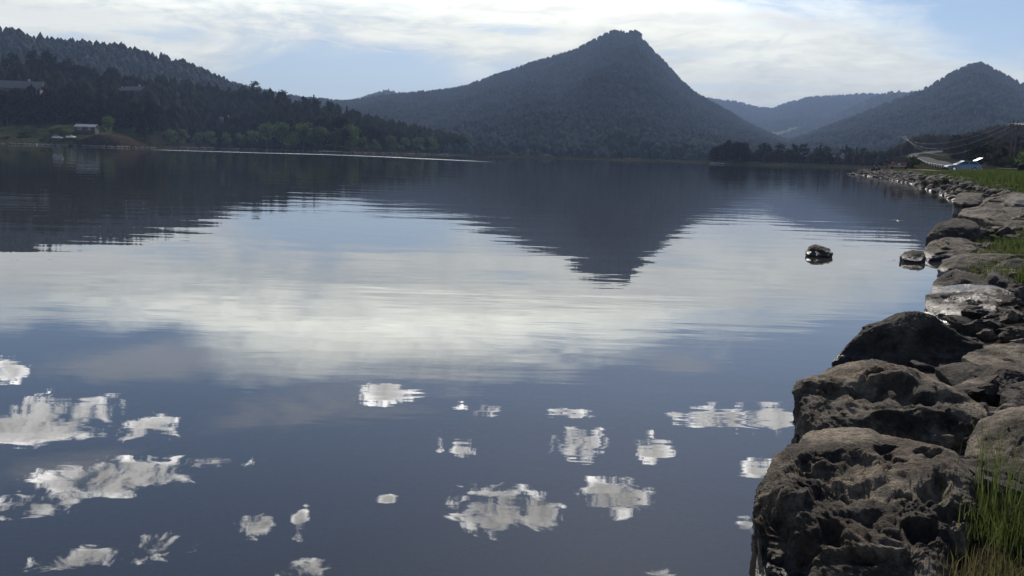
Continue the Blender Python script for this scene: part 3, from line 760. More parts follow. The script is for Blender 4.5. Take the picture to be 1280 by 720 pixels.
def rock_traced(outline, D_low, D_top, front, back, mat, label, seed, level=6, amt=0.08, dents=(), group='boulders along the near shore', flat=0.75, parts=None):
    """A boulder: its outline as the photograph shows it, laid on a plane leaning away from the viewer, with real depth before and behind that plane."""
    O = np.array(outline, float)
    k_ = 1 / math.cos(R(azel(O[:, 0].mean(), O[:, 1].mean())[0])); D_low *= k_; D_top *= k_
    y0, y1 = O[:, 1].max(), O[:, 1].min()
    P3 = np.array([at(x, y, D_low + (D_top - D_low) * (y0 - y) / (y0 - y1)) for x, y in O])
    c = 0.5 * (P3.min(0) + P3.max(0))
    e1 = np.array([1.0, 0, 0]); cc = math.atan2(c[0], c[1]); e1 = np.array([math.cos(cc), -math.sin(cc), 0])
    pl = at(*[(O[:, 0].mean()), y0], D_low); ph = at(O[:, 0].mean(), y1, D_top)
    e2 = ph - pl; e2 -= e1 * (e2 @ e1); e2 /= np.linalg.norm(e2)
    n = np.cross(e1, e2); n /= np.linalg.norm(n)
    if n @ (np.array([0, 0, EYE]) - c) < 0: n = -n
    A = (P3 - c) @ e1; B = (P3 - c) @ e2
    V, Fc = ICO[level]
    S = facet(V, seed, 20, 0.50, 0.86)
    th = np.arctan2(S[:, 1], S[:, 0]); s = np.hypot(S[:, 0], S[:, 1]); cz = S[:, 2]
    # star-shaped radius of the outline
    rad = np.full(len(V), 1e9); dx, dy = np.cos(th), np.sin(th); k = len(A)
    rr = np.zeros(len(V))
    for i in range(k):
        ax, ay = A[i], B[i]; bx, by = A[(i + 1) % k], B[(i + 1) % k]; ex, ey = bx - ax, by - ay
        den = dx * ey - dy * ex; den = np.where(np.abs(den) < 1e-9, 1e-9, den)
        tt = (ax * ey - ay * ex) / den; uu = (ax * dy - ay * dx) / den
        ok = (tt > 0) & (uu >= -1e-6) & (uu <= 1 + 1e-6)
        rr = np.where(ok, np.maximum(rr, tt), rr)
    size = 0.5 * (np.ptp(A) + np.ptp(B)) / 2
    ra = rr * s ** flat
    dep = np.where(cz > 0, front * np.abs(cz) ** 0.8, -back * np.abs(cz) ** 0.8)
    Wv = c + np.outer(ra * dx, e1) + np.outer(ra * dy, e2) + np.outer(dep, n)
    Nn = np.outer(s * dx, e1) + np.outer(s * dy, e2) + np.outer(cz, n)
    # the outline itself moves less than the faces
    Wn = crag(Wv, Nn * (0.25 + 0.75 * np.abs(cz))[:, None], size, seed, amt)
    if len(dents):
        px, py = project(Wn); fr = smooth(cz, -0.1, 0.25)
        qq = Wn / size * 3.0 + seed; px = px + 0.022 * np.ptp(O[:, 0]) * fbm(qq, 3, 2.2, 0.6) * 2; py = py + 0.03 * np.ptp(O[:, 1]) * fbm(qq + 33, 3, 2.2, 0.6) * 2
        for (x, y, rx, ry, dd) in dents:
            g = np.exp(-(((px - x) / rx) ** 2 + ((py - y) / ry) ** 2) ** 2.5)
            Wn = Wn + np.outer(g * dd * fr, n)
    loc = Wn.mean(0); loc[2] = Wn[:, 2].min()
    o = link('boulder', mesh_from('boulder', Wn - loc, Fc, mat, True), loc=loc)
    return tag(o, label, 'boulder', group)

R1 = [(944, 660), (947, 632), (958, 613), (967, 592), (983, 581), (997, 574), (1000, 560), (1010, 548), (1038, 536), (1060, 531), (1085, 531), (1100, 538), (1130, 541), (1165, 544), (1188, 546), (1200, 550), (1208, 562), (1216, 584), (1222, 610), (1223, 640), (1214, 662), (1206, 690), (1198, 725), (1170, 800), (1080, 810), (1000, 780), (962, 745), (946, 715)]
rock_traced(R1, 3.25, 4.85, 0.20, 0.75, M['rock'], 'largest pale boulder at bottom right with a dark hollow in its top', 1.7, 7, 0.095,
            dents=[(1050, 592, 50, 24, -0.06), (1012, 578, 14, 14, -0.04), (968, 655, 22, 30, -0.10), (985, 695, 30, 18, -0.08), (1002, 612, 36, 12, 0.05), (1165, 612, 18, 13, -0.06), (1128, 626, 14, 8, -0.05), (1075, 645, 24, 8, -0.04), (1046, 606, 20, 4, 0.05),
                   (1165, 566, 16, 8, -0.04), (1112, 568, 14, 7, -0.04), (1040, 672, 20, 9, -0.05), (1148, 668, 18, 10, -0.05), (1190, 640, 14, 16, -0.04), (1090, 690, 26, 10, -0.05)], group=None)
R2 = [(993, 510), (999, 491), (1018, 481), (1034, 466), (1058, 459), (1090, 456), (1110, 461), (1132, 470), (1152, 468), (1180, 474), (1212, 480), (1229, 496), (1238, 512), (1240, 528), (1226, 545), (1180, 556), (1120, 560), (1060, 560), (1020, 548), (1001, 532)]
rock_traced(R2, 5.35, 6.4, 0.22, 0.6, M['rock'], 'knobbly boulder behind the largest one with its left end over the water', 8.3, 6, 0.11,
            dents=[(1085, 492, 24, 12, -0.05), (1040, 488, 18, 9, -0.05), (1135, 522, 50, 8, 0.05), (1172, 498, 46, 6, -0.05), (1110, 470, 36, 6, 0.05), (1190, 532, 34, 8, -0.06), (1110, 545, 40, 8, -0.06)])
R3 = [(1038, 464), (1050, 449), (1068, 430), (1080, 415), (1094, 408), (1106, 403), (1120, 396), (1148, 393), (1168, 398), (1182, 407), (1196, 418), (1212, 424), (1228, 430), (1236, 448), (1220, 468), (1160, 480), (1090, 480), (1055, 474)]
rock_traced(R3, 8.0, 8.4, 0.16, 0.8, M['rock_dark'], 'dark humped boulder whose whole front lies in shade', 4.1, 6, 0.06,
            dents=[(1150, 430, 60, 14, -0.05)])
rock_traced([(1180, 424), (1195, 412), (1215, 407), (1240, 410), (1270, 416), (1290, 420), (1290, 446), (1262, 452), (1235, 452), (1205, 446)], 8.6, 9.4, 0.1, 0.4, M['rock_dark'], 'low brown boulder right of the dark humped one', 5.5, 5, 0.09)
rock_traced([(1200, 458), (1218, 444), (1238, 436), (1262, 433), (1292, 430), (1300, 448), (1296, 474), (1258, 470), (1225, 468)], 7.3, 8.2, 0.08, 0.4, M['rock'], 'wedge of rock sloping up to the right edge', 2.9, 5, 0.09)
rock_traced([(1168, 468), (1184, 459), (1205, 456), (1235, 464), (1262, 457), (1285, 464), (1290, 485), (1282, 512), (1252, 518), (1222, 505), (1190, 492)], 6.5, 7.1, 0.10, 0.4, M['rock_dark'], 'smooth brown boulder in front of the wedge of rock', 3.6, 5, 0.07)
rock_traced([(1140, 478), (1150, 467), (1170, 464), (1188, 468), (1190, 480), (1170, 488)], 6.9, 7.3, 0.04, 0.25, M['rock_pale'], 'flat pale stone caught between the knobbly and the humped boulders', 6.2, 4, 0.04)
rock_traced([(1205, 590), (1212, 560), (1225, 536), (1248, 518), (1275, 510), (1305, 512), (1345, 530), (1370, 580), (1340, 640), (1280, 640), (1230, 628)], 4.3, 5.3, 0.16, 0.6, M['rock'], 'rounded grey boulder cut by the right edge behind the tall grass', 7.7, 6, 0.08)
rock_traced([(1250, 500), (1262, 486), (1280, 478), (1310, 476), (1320, 500), (1290, 522), (1262, 516)], 5.7, 6.3, 0.1, 0.35, M['rock_dark'], 'small dark rock at the right edge above the rounded grey boulder', 9.4, 5, 0.09)
rock_traced([(1225, 690), (1238, 660), (1270, 640), (1310, 640), (1350, 690), (1320, 760), (1250, 760)], 3.6, 4.3, 0.12, 0.4, M['rock_dark'], 'half buried rock in the grass at the bottom right corner', 11.4, 5, 0.09)
rock_traced([(1156, 392), (1161, 376), (1174, 366), (1200, 361), (1225, 359), (1250, 361), (1274, 368), (1288, 382), (1282, 402), (1258, 413), (1228, 408), (1200, 410), (1172, 404)], 10.6, 12.6, 0.22, 0.7, M['rock_wet'], 'broad wet boulder glistening white in the sun', 6.9, 6, 0.07,
            dents=[(1270, 385, 18, 12, -0.15), (1200, 395, 40, 10, 0.05)])
rock_traced([(1264, 408), (1268, 398), (1280, 392), (1300, 394), (1305, 408), (1285, 416)], 10.0, 10.6, 0.08, 0.3, M['rock_wet'], 'small wet rock shining at the right edge beside the broad wet boulder', 1.2, 5, 0.09)
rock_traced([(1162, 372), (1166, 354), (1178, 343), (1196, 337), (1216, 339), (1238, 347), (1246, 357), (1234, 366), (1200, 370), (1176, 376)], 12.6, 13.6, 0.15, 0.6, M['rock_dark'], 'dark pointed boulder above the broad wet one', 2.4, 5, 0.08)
rock_traced([(1215, 352), (1235, 342), (1262, 338), (1292, 342), (1300, 358), (1270, 368), (1235, 362)], 13.4, 14.4, 0.12, 0.5, M['rock'], 'light brown rock between the pointed boulder and the right edge', 12.5, 5, 0.09)
rock_traced([(1172, 340), (1178, 329), (1200, 321), (1232, 317), (1265, 316), (1288, 320), (1290, 336), (1260, 343), (1220, 344), (1188, 348)], 15.0, 16.4, 0.16, 0.5, M['rock_mid'], 'long flat slab with a pale top and dark underside', 3.3, 5, 0.07)
rock_traced([(1238, 338), (1252, 330), (1275, 325), (1300, 330), (1300, 345), (1260, 348)], 14.2, 14.8, 0.08, 0.3, M['rock_dark'], 'small dark rock under the right end of the flat slab', 13.1, 4, 0.08)
rock_traced([(1154, 314), (1162, 306), (1182, 301), (1208, 301), (1236, 305), (1252, 313), (1240, 321), (1205, 323), (1178, 322), (1162, 326)], 17.3, 19.5, 0.14, 0.5, M['rock_mid'], 'layered grey rock stepping down into the water', 14.2, 5, 0.11)
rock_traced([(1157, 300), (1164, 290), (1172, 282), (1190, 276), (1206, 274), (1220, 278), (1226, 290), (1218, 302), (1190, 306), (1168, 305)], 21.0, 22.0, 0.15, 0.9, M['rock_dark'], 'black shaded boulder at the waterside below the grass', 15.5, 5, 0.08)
rock_traced([(1197, 272), (1203, 264), (1220, 261), (1250, 260), (1290, 259), (1300, 270), (1285, 284), (1262, 287), (1240, 283), (1222, 278)], 24.5, 28.5, 0.2, 0.6, M['rock_mid'], 'long pale slab lying above the black shaded boulder', 16.3, 5, 0.06)
rock_traced([(1248, 290), (1258, 281), (1275, 276), (1300, 278), (1302, 292), (1270, 296)], 22.6, 24.0, 0.15, 0.5, M['rock_dark'], 'dark rock poking out of the grass at the right edge', 17.3, 4, 0.08)
rock_traced([(1191, 255), (1195, 247), (1206, 244), (1222, 245), (1236, 245), (1240, 250), (1226, 256), (1204, 258)], 38.0, 42.0, 0.4, 0.9, M['rock_dark'], 'rounded rock with a bright rim at the head of the cove', 18.7, 5, 0.05)
rock_traced([(1220, 262), (1232, 253), (1252, 248), (1282, 243), (1300, 246), (1296, 258), (1262, 262)], 30.0, 36.0, 0.3, 0.8, M['rock_mid'], 'reddish slab rising to the right beyond the long pale slab', 19.6, 5, 0.09)
rock_traced([(1254, 254), (1266, 249), (1282, 246), (1298, 248), (1292, 257), (1270, 259)], 29.0, 31.5, 0.25, 0.5, M['rock_pale'], 'bright pale rock lying on the reddish slab', 20.6, 4, 0.06)
rock_traced([(1007, 315), (1011, 309), (1020, 306), (1030, 308), (1037, 311), (1041, 315), (1036, 319), (1020, 320), (1010, 319)], 17.8, 18.3, 0.05, 0.25, M['rock_dark'], 'lone dark rock standing out of the open water', 21.4, 5, 0.16, flat=1.0, group=None)
rock_traced([(1125, 321), (1130, 316), (1140, 313), (1152, 313), (1157, 318), (1152, 326), (1138, 327), (1129, 325)], 17.2, 17.8, 0.03, 0.3, M['rock_dark'], 'low dark rock in the water just off the layered rocks', 22.4, 5, 0.14, flat=1.0, group=None)

rock_traced([(944, 722), (946, 700), (952, 688), (962, 690), (970, 706), (968, 735), (955, 745)], 3.62, 3.9, 0.05, 0.2, M['rock_amber'], 'amber brown stone under the water at the foot of the largest boulder', 23.5, 4, 0.06, group=None)
# riprap along the shore, each stone an object, the smallest joined
ROCK_MESHES = []
for k in range(16):
    V, Fc = ICO[4]
    rr = np.random.default_rng(100 + k)
    S = facet(V, 3.1 + k, 15, 0.38, 0.75, False) * np.array([rr.uniform(0.9, 1.35), rr.uniform(0.75, 1.1), rr.uniform(0.5, 0.85)])
    S = crag(S, V, 1.0, k * 3.7, 0.075)
    me = mesh_from('rock', S, Fc, (M['rock_small'], M['rock'], M['rock_dark'])[k % 3], True)
    me.set_sharp_from_angle(angle=R(32)); ROCK_MESHES.append(me)
def rocks_along():
    rr = np.random.default_rng(55)
    pts = np.array([tuple(on_level(x, y)[:2]) for x, y in near_px] + [sp(1085, 176)])
    items = []
    seg = np.linalg.norm(np.diff(pts, axis=0), axis=1); cum = np.concatenate([[0], np.cumsum(seg)])
    s = 3.0
    while s < cum[-1]:
        i = min(np.searchsorted(cum, s) - 1, len(seg) - 1); i = max(i, 0)
        t = (s - cum[i]) / seg[i]; p = pts[i] * (1 - t) + pts[i + 1] * t
        D = np.hypot(*p); e = (pts[i + 1] - pts[i]) / seg[i]; nrm = np.array([e[1], -e[0]])
        if lake_sdf(p[0] + nrm[0], p[1] + nrm[1])[0] < 0: nrm = -nrm
        width = 1.6 if D < 12 else (1.5 if D < 52 else 2.4)
        step = 0.40 if D < 20 else (0.42 if D < 50 else 0.50)
        for _ in range(2 if D < 45 else 3):
            off = rr.uniform(-0.35, width) ; q = p + nrm * off + e * rr.uniform(-0.4, 0.4)
            size = rr.uniform(0.12, 0.28) if D < 14 else rr.uniform(0.14, 0.34) * (1.3 if D > 60 else 1.0)
            items.append((q[0], q[1], size, D, off))
        s += step
    return items
items = rocks_along()
rr = np.random.default_rng(66)
for _ in range(90):                             # stones filling the gaps between the near boulders
    a_, d_ = R(rr.uniform(azel(1195, 500)[0], azel(1340, 500)[0])), rr.uniform(4.6, 16.0)
    items.append((d_ * math.sin(a_), d_ * math.cos(a_), rr.uniform(0.12, 0.30), d_, 1.0))
items.sort(key=lambda it: -it[2] / it[3])
singles, rest = items[:270], items[270:]
rr = np.random.default_rng(9)
for j, (x, y, s, D, off) in enumerate(singles):
    z = float(ground_z(x, y)[0])
    k = int(rr.integers(0, len(ROCK_MESHES)))
    o = link('rock', ROCK_MESHES[k], loc=(x, y, max(z, -0.1) + s * 0.16), rot=(rr.uniform(-.35, .35), rr.uniform(-.35, .35), rr.uniform(0, 6.28)), scale=(s, s, s * 0.8))
    if D < 14: tag(o, 'small broken stone wedged between the large near boulders', 'rock', 'stones between the near boulders')
    elif D < 50: tag(o, 'broken stone in the cove between the flat slabs and the grassy bank', 'rock', 'stones lining the cove')
    else: tag(o, 'grey riprap stone lining the point that juts out below the cars', 'rock', 'riprap stones along the point')
def joined_rocks(name, lst, label, mat, lvl=2):
    V0, F0 = ICO[lvl]; VV, FF = [], []; k = 0
    for (x, y, s, z) in lst:
        v = V0 * np.array([rr.uniform(.8, 1.3), rr.uniform(.8, 1.3), rr.uniform(.45, .8)]) * s
        for _ in range(4):
            n = rr.normal(size=3); n /= np.linalg.norm(n); v = v - np.outer(np.maximum(v @ n - s * 0.55, 0), n)
        VV.append(v + (x, y, z)); FF.append(F0 + k); k += len(V0)
    o = link(name, mesh_from(name, np.concatenate(VV), np.concatenate(FF), mat, False))
    return tag(o, label, 'stones', kind='stuff')
joined_rocks('riprap', [(x, y, s, max(float(ground_z(x, y)[0]), -0.05) + s * 0.1) for x, y, s, D, off in rest], 'mass of small riprap stones between the larger ones along the right shore', M['rock_small'])
# stones at the water's edge of the far shores
def shore_stones(pxs, Ds, n, smin, smax, label, mat, spread=3.0):
    lst = []
    for _ in range(n):
        u = rr.uniform(0, len(pxs) - 1.001); i = int(u); t = u - i
        p = np.array(sp(pxs[i] * (1 - t) + pxs[i + 1] * t, Ds[i] * (1 - t) + Ds[i + 1] * t)) 
        nd = p / np.linalg.norm(p); p = p + nd * rr.uniform(-0.3, spread)
        s = rr.uniform(smin, smax); lst.append((p[0], p[1], s, rr.uniform(0.0, 0.25) + 0.12 * s))
    joined_rocks('shore_stones', lst, label, mat, 1 if False else 2)
shore_stones([-40, 10, 60, 110, 150, 196], [471, 476, 468, 455, 436, 440], 260, 0.3, 0.9, 'pale stones along the edge of the left point', M['rock_pale'])
shore_stones([225, 270, 340, 400, 440, 500, 562], [601, 620, 560, 498, 505, 580, 680], 330, 0.4, 1.1, 'stones along the shore under the left woods', M['rock_small'])

# ------------------------------------------------------------------ grass
def grass(name, pts, hmin, hmax, wid, mat, label, rng, lean=0.35):
    n = len(pts); P = np.asarray(pts, float)
    h = rng.uniform(hmin, hmax, n); a = rng.uniform(0, 6.28, n); l = np.abs(rng.normal(0, lean, n)) * h
    dx, dy = np.cos(a), np.sin(a); wx, wy = -dy, dx
    ph = rng.uniform(0, 6.28, n); wx, wy = np.cos(ph), np.sin(ph)
    V = np.zeros((n, 5, 3)); w = wid * rng.uniform(0.6, 1.3, n)
    for j, (tt, ww) in enumerate(((0.0, 1.0), (0.0, -1.0), (0.55, 0.75), (0.55, -0.75), (1.0, 0.0))):
        V[:, j, 0] = P[:, 0] + dx * l * tt ** 2 + wx * w * ww * 0.5
        V[:, j, 1] = P[:, 1] + dy * l * tt ** 2 + wy * w * ww * 0.5
        V[:, j, 2] = P[:, 2] + h * tt - 0.35 * l * tt ** 3
    tri = np.array([(0, 1, 3), (0, 3, 2), (2, 3, 4)])
    Fc = (np.arange(n)[:, None, None] * 5 + tri[None]).reshape(-1, 3)
    tint = np.repeat(rng.uniform(0, 1, n), 5)
    return tag(link(name, mesh_from(name, V.reshape(-1, 3), Fc, mat, False, tint)), label, 'grass', kind='stuff')
g = np.random.default_rng(31)
def patch_pts(n, px, D, zfun=None, jitter=None):
    """points on the ground inside a patch given by a bearing range and a distance range"""
    x = []; a0, a1 = [azel(p, 205)[0] for p in px]
    a = np.radians(g.uniform(a0, a1, n)); d = np.sqrt(g.uniform(D[0] ** 2, D[1] ** 2, n))
    X, Y = d * np.sin(a), d * np.cos(a)
    return X, Y
def clumped(X, Y, scale, thr):
    k = fbm(xy0(X, Y, scale), 3); m = k > thr; return X[m], Y[m]
# foreground tuft between the two nearest boulders
X = g.normal(0, 1, 1300); Y = g.normal(0, 1, 1300)
c0 = at(1272, 650, 4.5)
tx, ty = c0[0] + X * 0.10, c0[1] + Y * 0.24
grass('grass', np.stack([tx, ty, ground_z(tx, ty) + 0.03], 1), 0.07, 0.20, 0.005, M['grass'], 'short green grass tuft between the two boulders at bottom right', g)
c1 = at(1256, 600, 4.7)
X = g.normal(0, 0.045, 70); Y = g.normal(0, 0.14, 70)
grass('tall_grass', np.stack([c1[0] + X, c1[1] + Y, np.full(70, 0.18)], 1), 0.22, 0.58, 0.006, M['grass'], 'tall green grass blades standing in front of the rounded grey boulder', g, 0.22)
c2 = at(1256, 708, 3.95); X = g.normal(0, 0.12, 700); Y = g.normal(0, 0.14, 700); X, Y = c2[0] + X, c2[1] + Y
grass('grass', np.stack([X, Y, ground_z(X, Y) - 0.01], 1), 0.06, 0.17, 0.005, M['grass_dry'], 'short dry grass mat at the bottom edge right of the largest boulder', g)
# green bank between the slabs
X, Y = patch_pts(4200, (1216, 1330), (14.8, 22.0)); X, Y = clumped(X, Y, 0.5, -0.25)
grass('grass', np.stack([X, Y, ground_z(X, Y) - 0.02], 1), 0.12, 0.33, 0.016, M['grass'], 'bright green grass growing among the slabs near the right edge', g)
# long bank below the parking place
X, Y = patch_pts(26000, (1142, 1340), (36, 112)); d = lake_sdf(X, Y)
m = (d > 1.3) & (d < 9.0 + 3 * fbm(xy0(X, Y, 0.08), 2)); X, Y = X[m], Y[m]; X, Y = clumped(X, Y, 0.12, -0.45)
grass('grass', np.stack([X, Y, ground_z(X, Y) - 0.02], 1), 0.2, 0.62, 0.06, M['grass'], 'long strip of green grass on the bank below the parking place', g)

# ------------------------------------------------------------------ trees
def leaf_quads(P, size, rng, flat=0.0):
    n = len(P)
    a = rng.normal(size=(n, 3)); a[:, 2] *= (1 - flat); a /= np.linalg.norm(a, axis=1)[:, None]
    c = rng.normal(size=(n, 3)); c -= a * (a * c).sum(1)[:, None]; c /= np.linalg.norm(c, axis=1)[:, None]
    s = size * rng.uniform(0.6, 1.3, n)
    V = np.stack([P + a * s[:, None], P + c * (s * .7)[:, None], P - a * s[:, None], P - c * (s * .7)[:, None]], 1)
    return V.reshape(-1, 3), (np.arange(n)[:, None] * 4 + np.arange(4)[None])
def tree_mesh(kind, k):
    rng = np.random.default_rng(500 + k)
    tb = MB(); P = []; T = []
    h = 1.0
    if kind == 'pine':                      # ponderosa: bare lower trunk, irregular rounded crown
        base = rng.uniform(0.12, 0.30); rmax = rng.uniform(0.17, 0.26)
        tb.tube([(0, 0, -0.03), (0.004, 0.0, 0.4), (0.0, 0.008, 0.92)], [0.022, 0.016, 0.004], 6)
        for _ in range(46):
            t = rng.uniform(0, 1); z = base + (0.97 - base) * t; r = rmax * (math.sin(math.pi * (0.18 + 0.80 * t)) ** 0.7) * rng.uniform(0.35, 1.1)
            a = rng.uniform(0, 6.28); c = np.array([r * math.cos(a), r * math.sin(a), z])
            if rng.uniform() < 0.3: tb.tube([(0, 0, z - 0.04), c], [0.006, 0.002], 4)
            q = c + rng.normal(size=(9, 3)) * np.array([0.050, 0.050, 0.030]); P.append(q); T.append(np.full(9, rng.uniform(0, 1)))
        sz, flat, mat = 0.042, 0.2, M['pine']
    elif kind == 'spruce':
        rmax = rng.uniform(0.14, 0.2)
        tb.tube([(0, 0, -0.03), (0, 0, 0.5), (0, 0, 0.97)], [0.018, 0.012, 0.002], 6)
        for t in np.linspace(0.03, 0.99, 24):
            z = 0.08 + 0.92 * t; r0 = rmax * (1 - t) ** 0.85 + 0.008
            for a in np.arange(0, 6.28, 6.28 / max(4, int(9 * (1 - t)) + 3)) + rng.uniform(0, 6):
                r = r0 * rng.uniform(0.6, 1.1)
                for f in (0.5, 1.0):
                    P.append(np.array([[r * f * math.cos(a), r * f * math.sin(a), z - 0.25 * r * f]]) + rng.normal(size=(1, 3)) * 0.008); T.append(np.array([rng.uniform(0, 1)]))
        sz, flat, mat = 0.036, 0.5, M['spruce']
    elif kind == 'leafy':
        tb.tube([(0, 0, -0.03), (0.01, 0, 0.25), (0.02, 0.01, 0.75)], [0.03, 0.022, 0.006], 6)
        for _ in range(11):
            a = rng.uniform(0, 6.28); r = rng.uniform(0.05, 0.24); z = rng.uniform(0.28, 0.82); c = np.array([r * math.cos(a), r * math.sin(a), z]); R0 = rng.uniform(0.12, 0.2)
            tb.tube([(0.01, 0, 0.25 + 0.3 * rng.uniform()), c], [0.012, 0.004], 5)
            d = rng.normal(size=(70, 3)); d /= np.linalg.norm(d, axis=1)[:, None]
            P.append(c + d * R0 * rng.uniform(0.55, 1.05, (70, 1)) * np.array([1, 1, 0.9])); T.append(np.clip(0.5 + 0.35 * rng.normal(size=70), 0, 1))
        sz, flat, mat = 0.03, 0.0, M['leaf']
    else:                                   # bush
        for _ in range(5): 
            a = rng.uniform(0, 6.28); tb.tube([(0, 0, -0.03), (0.3 * math.cos(a), 0.3 * math.sin(a), 0.6)], [0.03, 0.008], 4)
        for _ in range(9):
            a = rng.uniform(0, 6.28); r = rng.uniform(0.1, 0.55); c = np.array([r * math.cos(a), r * math.sin(a), rng.uniform(0.25, 0.7) * (1 - 0.5 * r)]); R0 = rng.uniform(0.2, 0.34)
            d = rng.normal(size=(45, 3)); d /= np.linalg.norm(d, axis=1)[:, None]; d[:, 2] = np.abs(d[:, 2]) * 1.0 - 0.3
            P.append(c + d * R0 * rng.uniform(0.5, 1.05, (45, 1))); T.append(np.clip(0.5 + 0.3 * rng.normal(size=45), 0, 1))
        sz, flat, mat = 0.07, 0.0, M['bush']
    P = np.concatenate(P); T = np.concatenate(T)
    V, Fc = leaf_quads(P, sz, rng, flat)
    me = mesh_from('crown', V, Fc, mat, False, np.repeat(T, 4))
    tm = mesh_from('trunk', tb.v, tb.f, M['bark'], True)
    return me, tm
TREES = {kd: [tree_mesh(kd, 20 * q + i) for i in range(nn)] for q, (kd, nn) in enumerate((('pine', 8), ('spruce', 5), ('leafy', 5), ('bush', 6)))}
NAMES = {'pine': 'pine_tree', 'spruce': 'spruce_tree', 'leafy': 'leafy_tree', 'bush': 'shrub'}
tg = np.random.default_rng(77)
def tree(kind, p, h, label, group=None, wide=1.0, var=None):
    cm, tm = TREES[kind][int(tg.integers(0, len(TREES[kind]))) if var is None else var]
    r = empty(NAMES[kind], tuple(map(float, p)), float(tg.uniform(0, 6.28)))
    w = h * wide * float(tg.uniform(0.9, 1.15)); r.scale = (w, w, h)
    link('trunk', tm, r); link('crown', cm, r)
    return tag(r, label, 'shrub' if kind == 'bush' else 'tree', group)
def hill_z(S, x, y):
    a = np.degrees(np.arctan2(x, y)); r = np.hypot(x, y)
    t = (r - S.base(np.array([a]))[0]) / (S.dist(np.array([a]))[0] - S.base(np.array([a]))[0])
    if t < 0: return float(ground_z(x, y)[0])
    return float(max(S.at(np.array([a]), np.array([t]))[0][2], ground_z(x, y)[0]))
# woods above the left shore: the trees that show largest are objects
P, a, t = N1.scatter(1500, tg, 0.03, 1.02, (azel(-60, 150)[0], azel(585, 190)[0]))
az0 = azel(170, 150)[0]
keep = []
for p, aa, tt in zip(P, a, t):
    if aa < az0 and tt < 0.13: continue         # the open grassy point
    keep.append((p, aa, tt))
keep.sort(key=lambda k: np.hypot(k[0][0], k[0][1]) * (1.0 if k[2] < 0.8 else 0.75))
near_t, rest_t = keep[:235], keep[235:]
crest_t = [k for k in rest_t if k[2] > 0.85 and k[1] < azel(340, 150)[0]][:0]
for p, aa, tt in near_t:
    kd = 'pine' if tg.uniform() < 0.74 else 'spruce'
    h = float(tg.uniform(9, 17)) * (0.8 if aa > azel(450, 150)[0] else 1.0)
    if kd == 'pine': tree(kd, p, h, 'dark pine in the crowded woods above the left shore', 'pines in the woods above the left shore')
    else: tree(kd, p, h, 'slender spruce among the pines above the left shore', 'spruces in the woods above the left shore')
P2 = np.array([k[0] for k in rest_t])
lowpoly_forest('forest', P2, tg.uniform(8, 15, len(P2)), tg, 'dark mass of further pines filling the woods above the left shore', M['pine'], 0.30, 'round')
def on_n1(px, t):
    aa = azel(px, 180)[0]; return N1.at(np.array([aa]), np.array([t]))[0]
tree('pine', on_n1(319, 1.0), 17.5, 'tall round-topped pine standing against the sky at the end of the left woods', None, 1.25, 1)
tree('spruce', on_n1(326, 1.0), 13, 'slim pointed spruce right of the tall round-topped pine', None, 0.8, 1)
tree('pine', on_n1(63, 0.98), 16, 'broad dark pine rising highest over the grey house', None, 1.3, 2)
# leafy trees by the water
for (px, D, h, lab) in [(334, 585, 17, 'bright green leafy tree, leftmost of the row by the water'), (352, 575, 17.5, 'tall leafy tree second from the left in the row by the water'), (380, 540, 16.5, 'pale green leafy tree with a full round crown by the water'), (402, 525, 13.5, 'small leafy tree in the middle of the row by the water'),
                        (419, 528, 13, 'narrow leafy tree between the small and the broad one by the water'), (437, 530, 15.5, 'broad leafy tree, rightmost of the row by the water'), (136, 520, 11, 'lone light green tree right behind the white roofed shed')]:
    x, y = sp(px, D); tree('leafy', (x, y, hill_z(N1, x, y)), h, lab, None if px == 136 else 'leafy trees by the left shore', 1.15)
for i in range(15):
    px = (212, 228, 246, 262, 285, 300, 316, 455, 470, 488, 505, 522, 540, 366, 392)[i]
    D0 = float(np.interp(px, [200, 225, 270, 340, 400, 440, 500, 562, 605], [500, 601, 620, 560, 498, 505, 580, 680, 632])) + float(tg.uniform(14, 30))
    x, y = sp(px, D0); tree('leafy', (x, y, hill_z(N1, x, y)), float(tg.uniform(7.5, 12.5)), 'dusky green leafy tree at the foot of the pines near the water', 'smaller leafy trees at the foot of the left woods', 1.15)
# dark shrubs on the left point and along the shore
for (px, D, h, lab) in [(30, 492, 4.2, 'large round dark bush on the left point'), (8, 488, 3.0, 'low green bush at the left edge of the point'), (75, 470, 2.6, None), (86, 466, 3.0, None), (97, 463, 2.8, None), (108, 462, 2.8, None), (120, 460, 2.6, None), (131, 457, 2.6, None), (52, 480, 2.2, None), (64, 476, 2.2, None)]:
    x, y = sp(px, D); tree('bush', (x, y, hill_z(N1, x, y)), h * 1.15, lab or 'low dark bush in the hedge along the left point', None if lab else 'bushes along the left point', 1.15)
for i in range(22):
    px = float(tg.uniform(-10, 165)); x, y = sp(px, float(tg.uniform(484, 520)))
    zz = float(max(hill_z(N1, x, y), hill_z(G1, x, y)))
    tree('bush', (x, y, zz), float(tg.uniform(1.6, 4.2)), 'dark bush scattered over the green rise of the left point', 'bushes on the green rise of the left point')
for i in range(26):
    px = float(tg.uniform(205, 575)); D0 = float(np.interp(px, [200, 225, 270, 340, 400, 440, 500, 562, 605], [500, 601, 620, 560, 498, 505, 580, 680, 632])) + float(tg.uniform(7, 22))
    x, y = sp(px, D0); tree('bush', (x, y, hill_z(N1, x, y)), float(tg.uniform(1.6, 4.0)), 'small dark shrub at the foot of the left woods near the water', 'shrubs at the foot of the left woods')
x, y = sp(598, 640); tree('bush', (x, y, hill_z(N1, x, y)), 5.0, 'dark round bush standing alone at the tip of the left shore', None, 0.9)
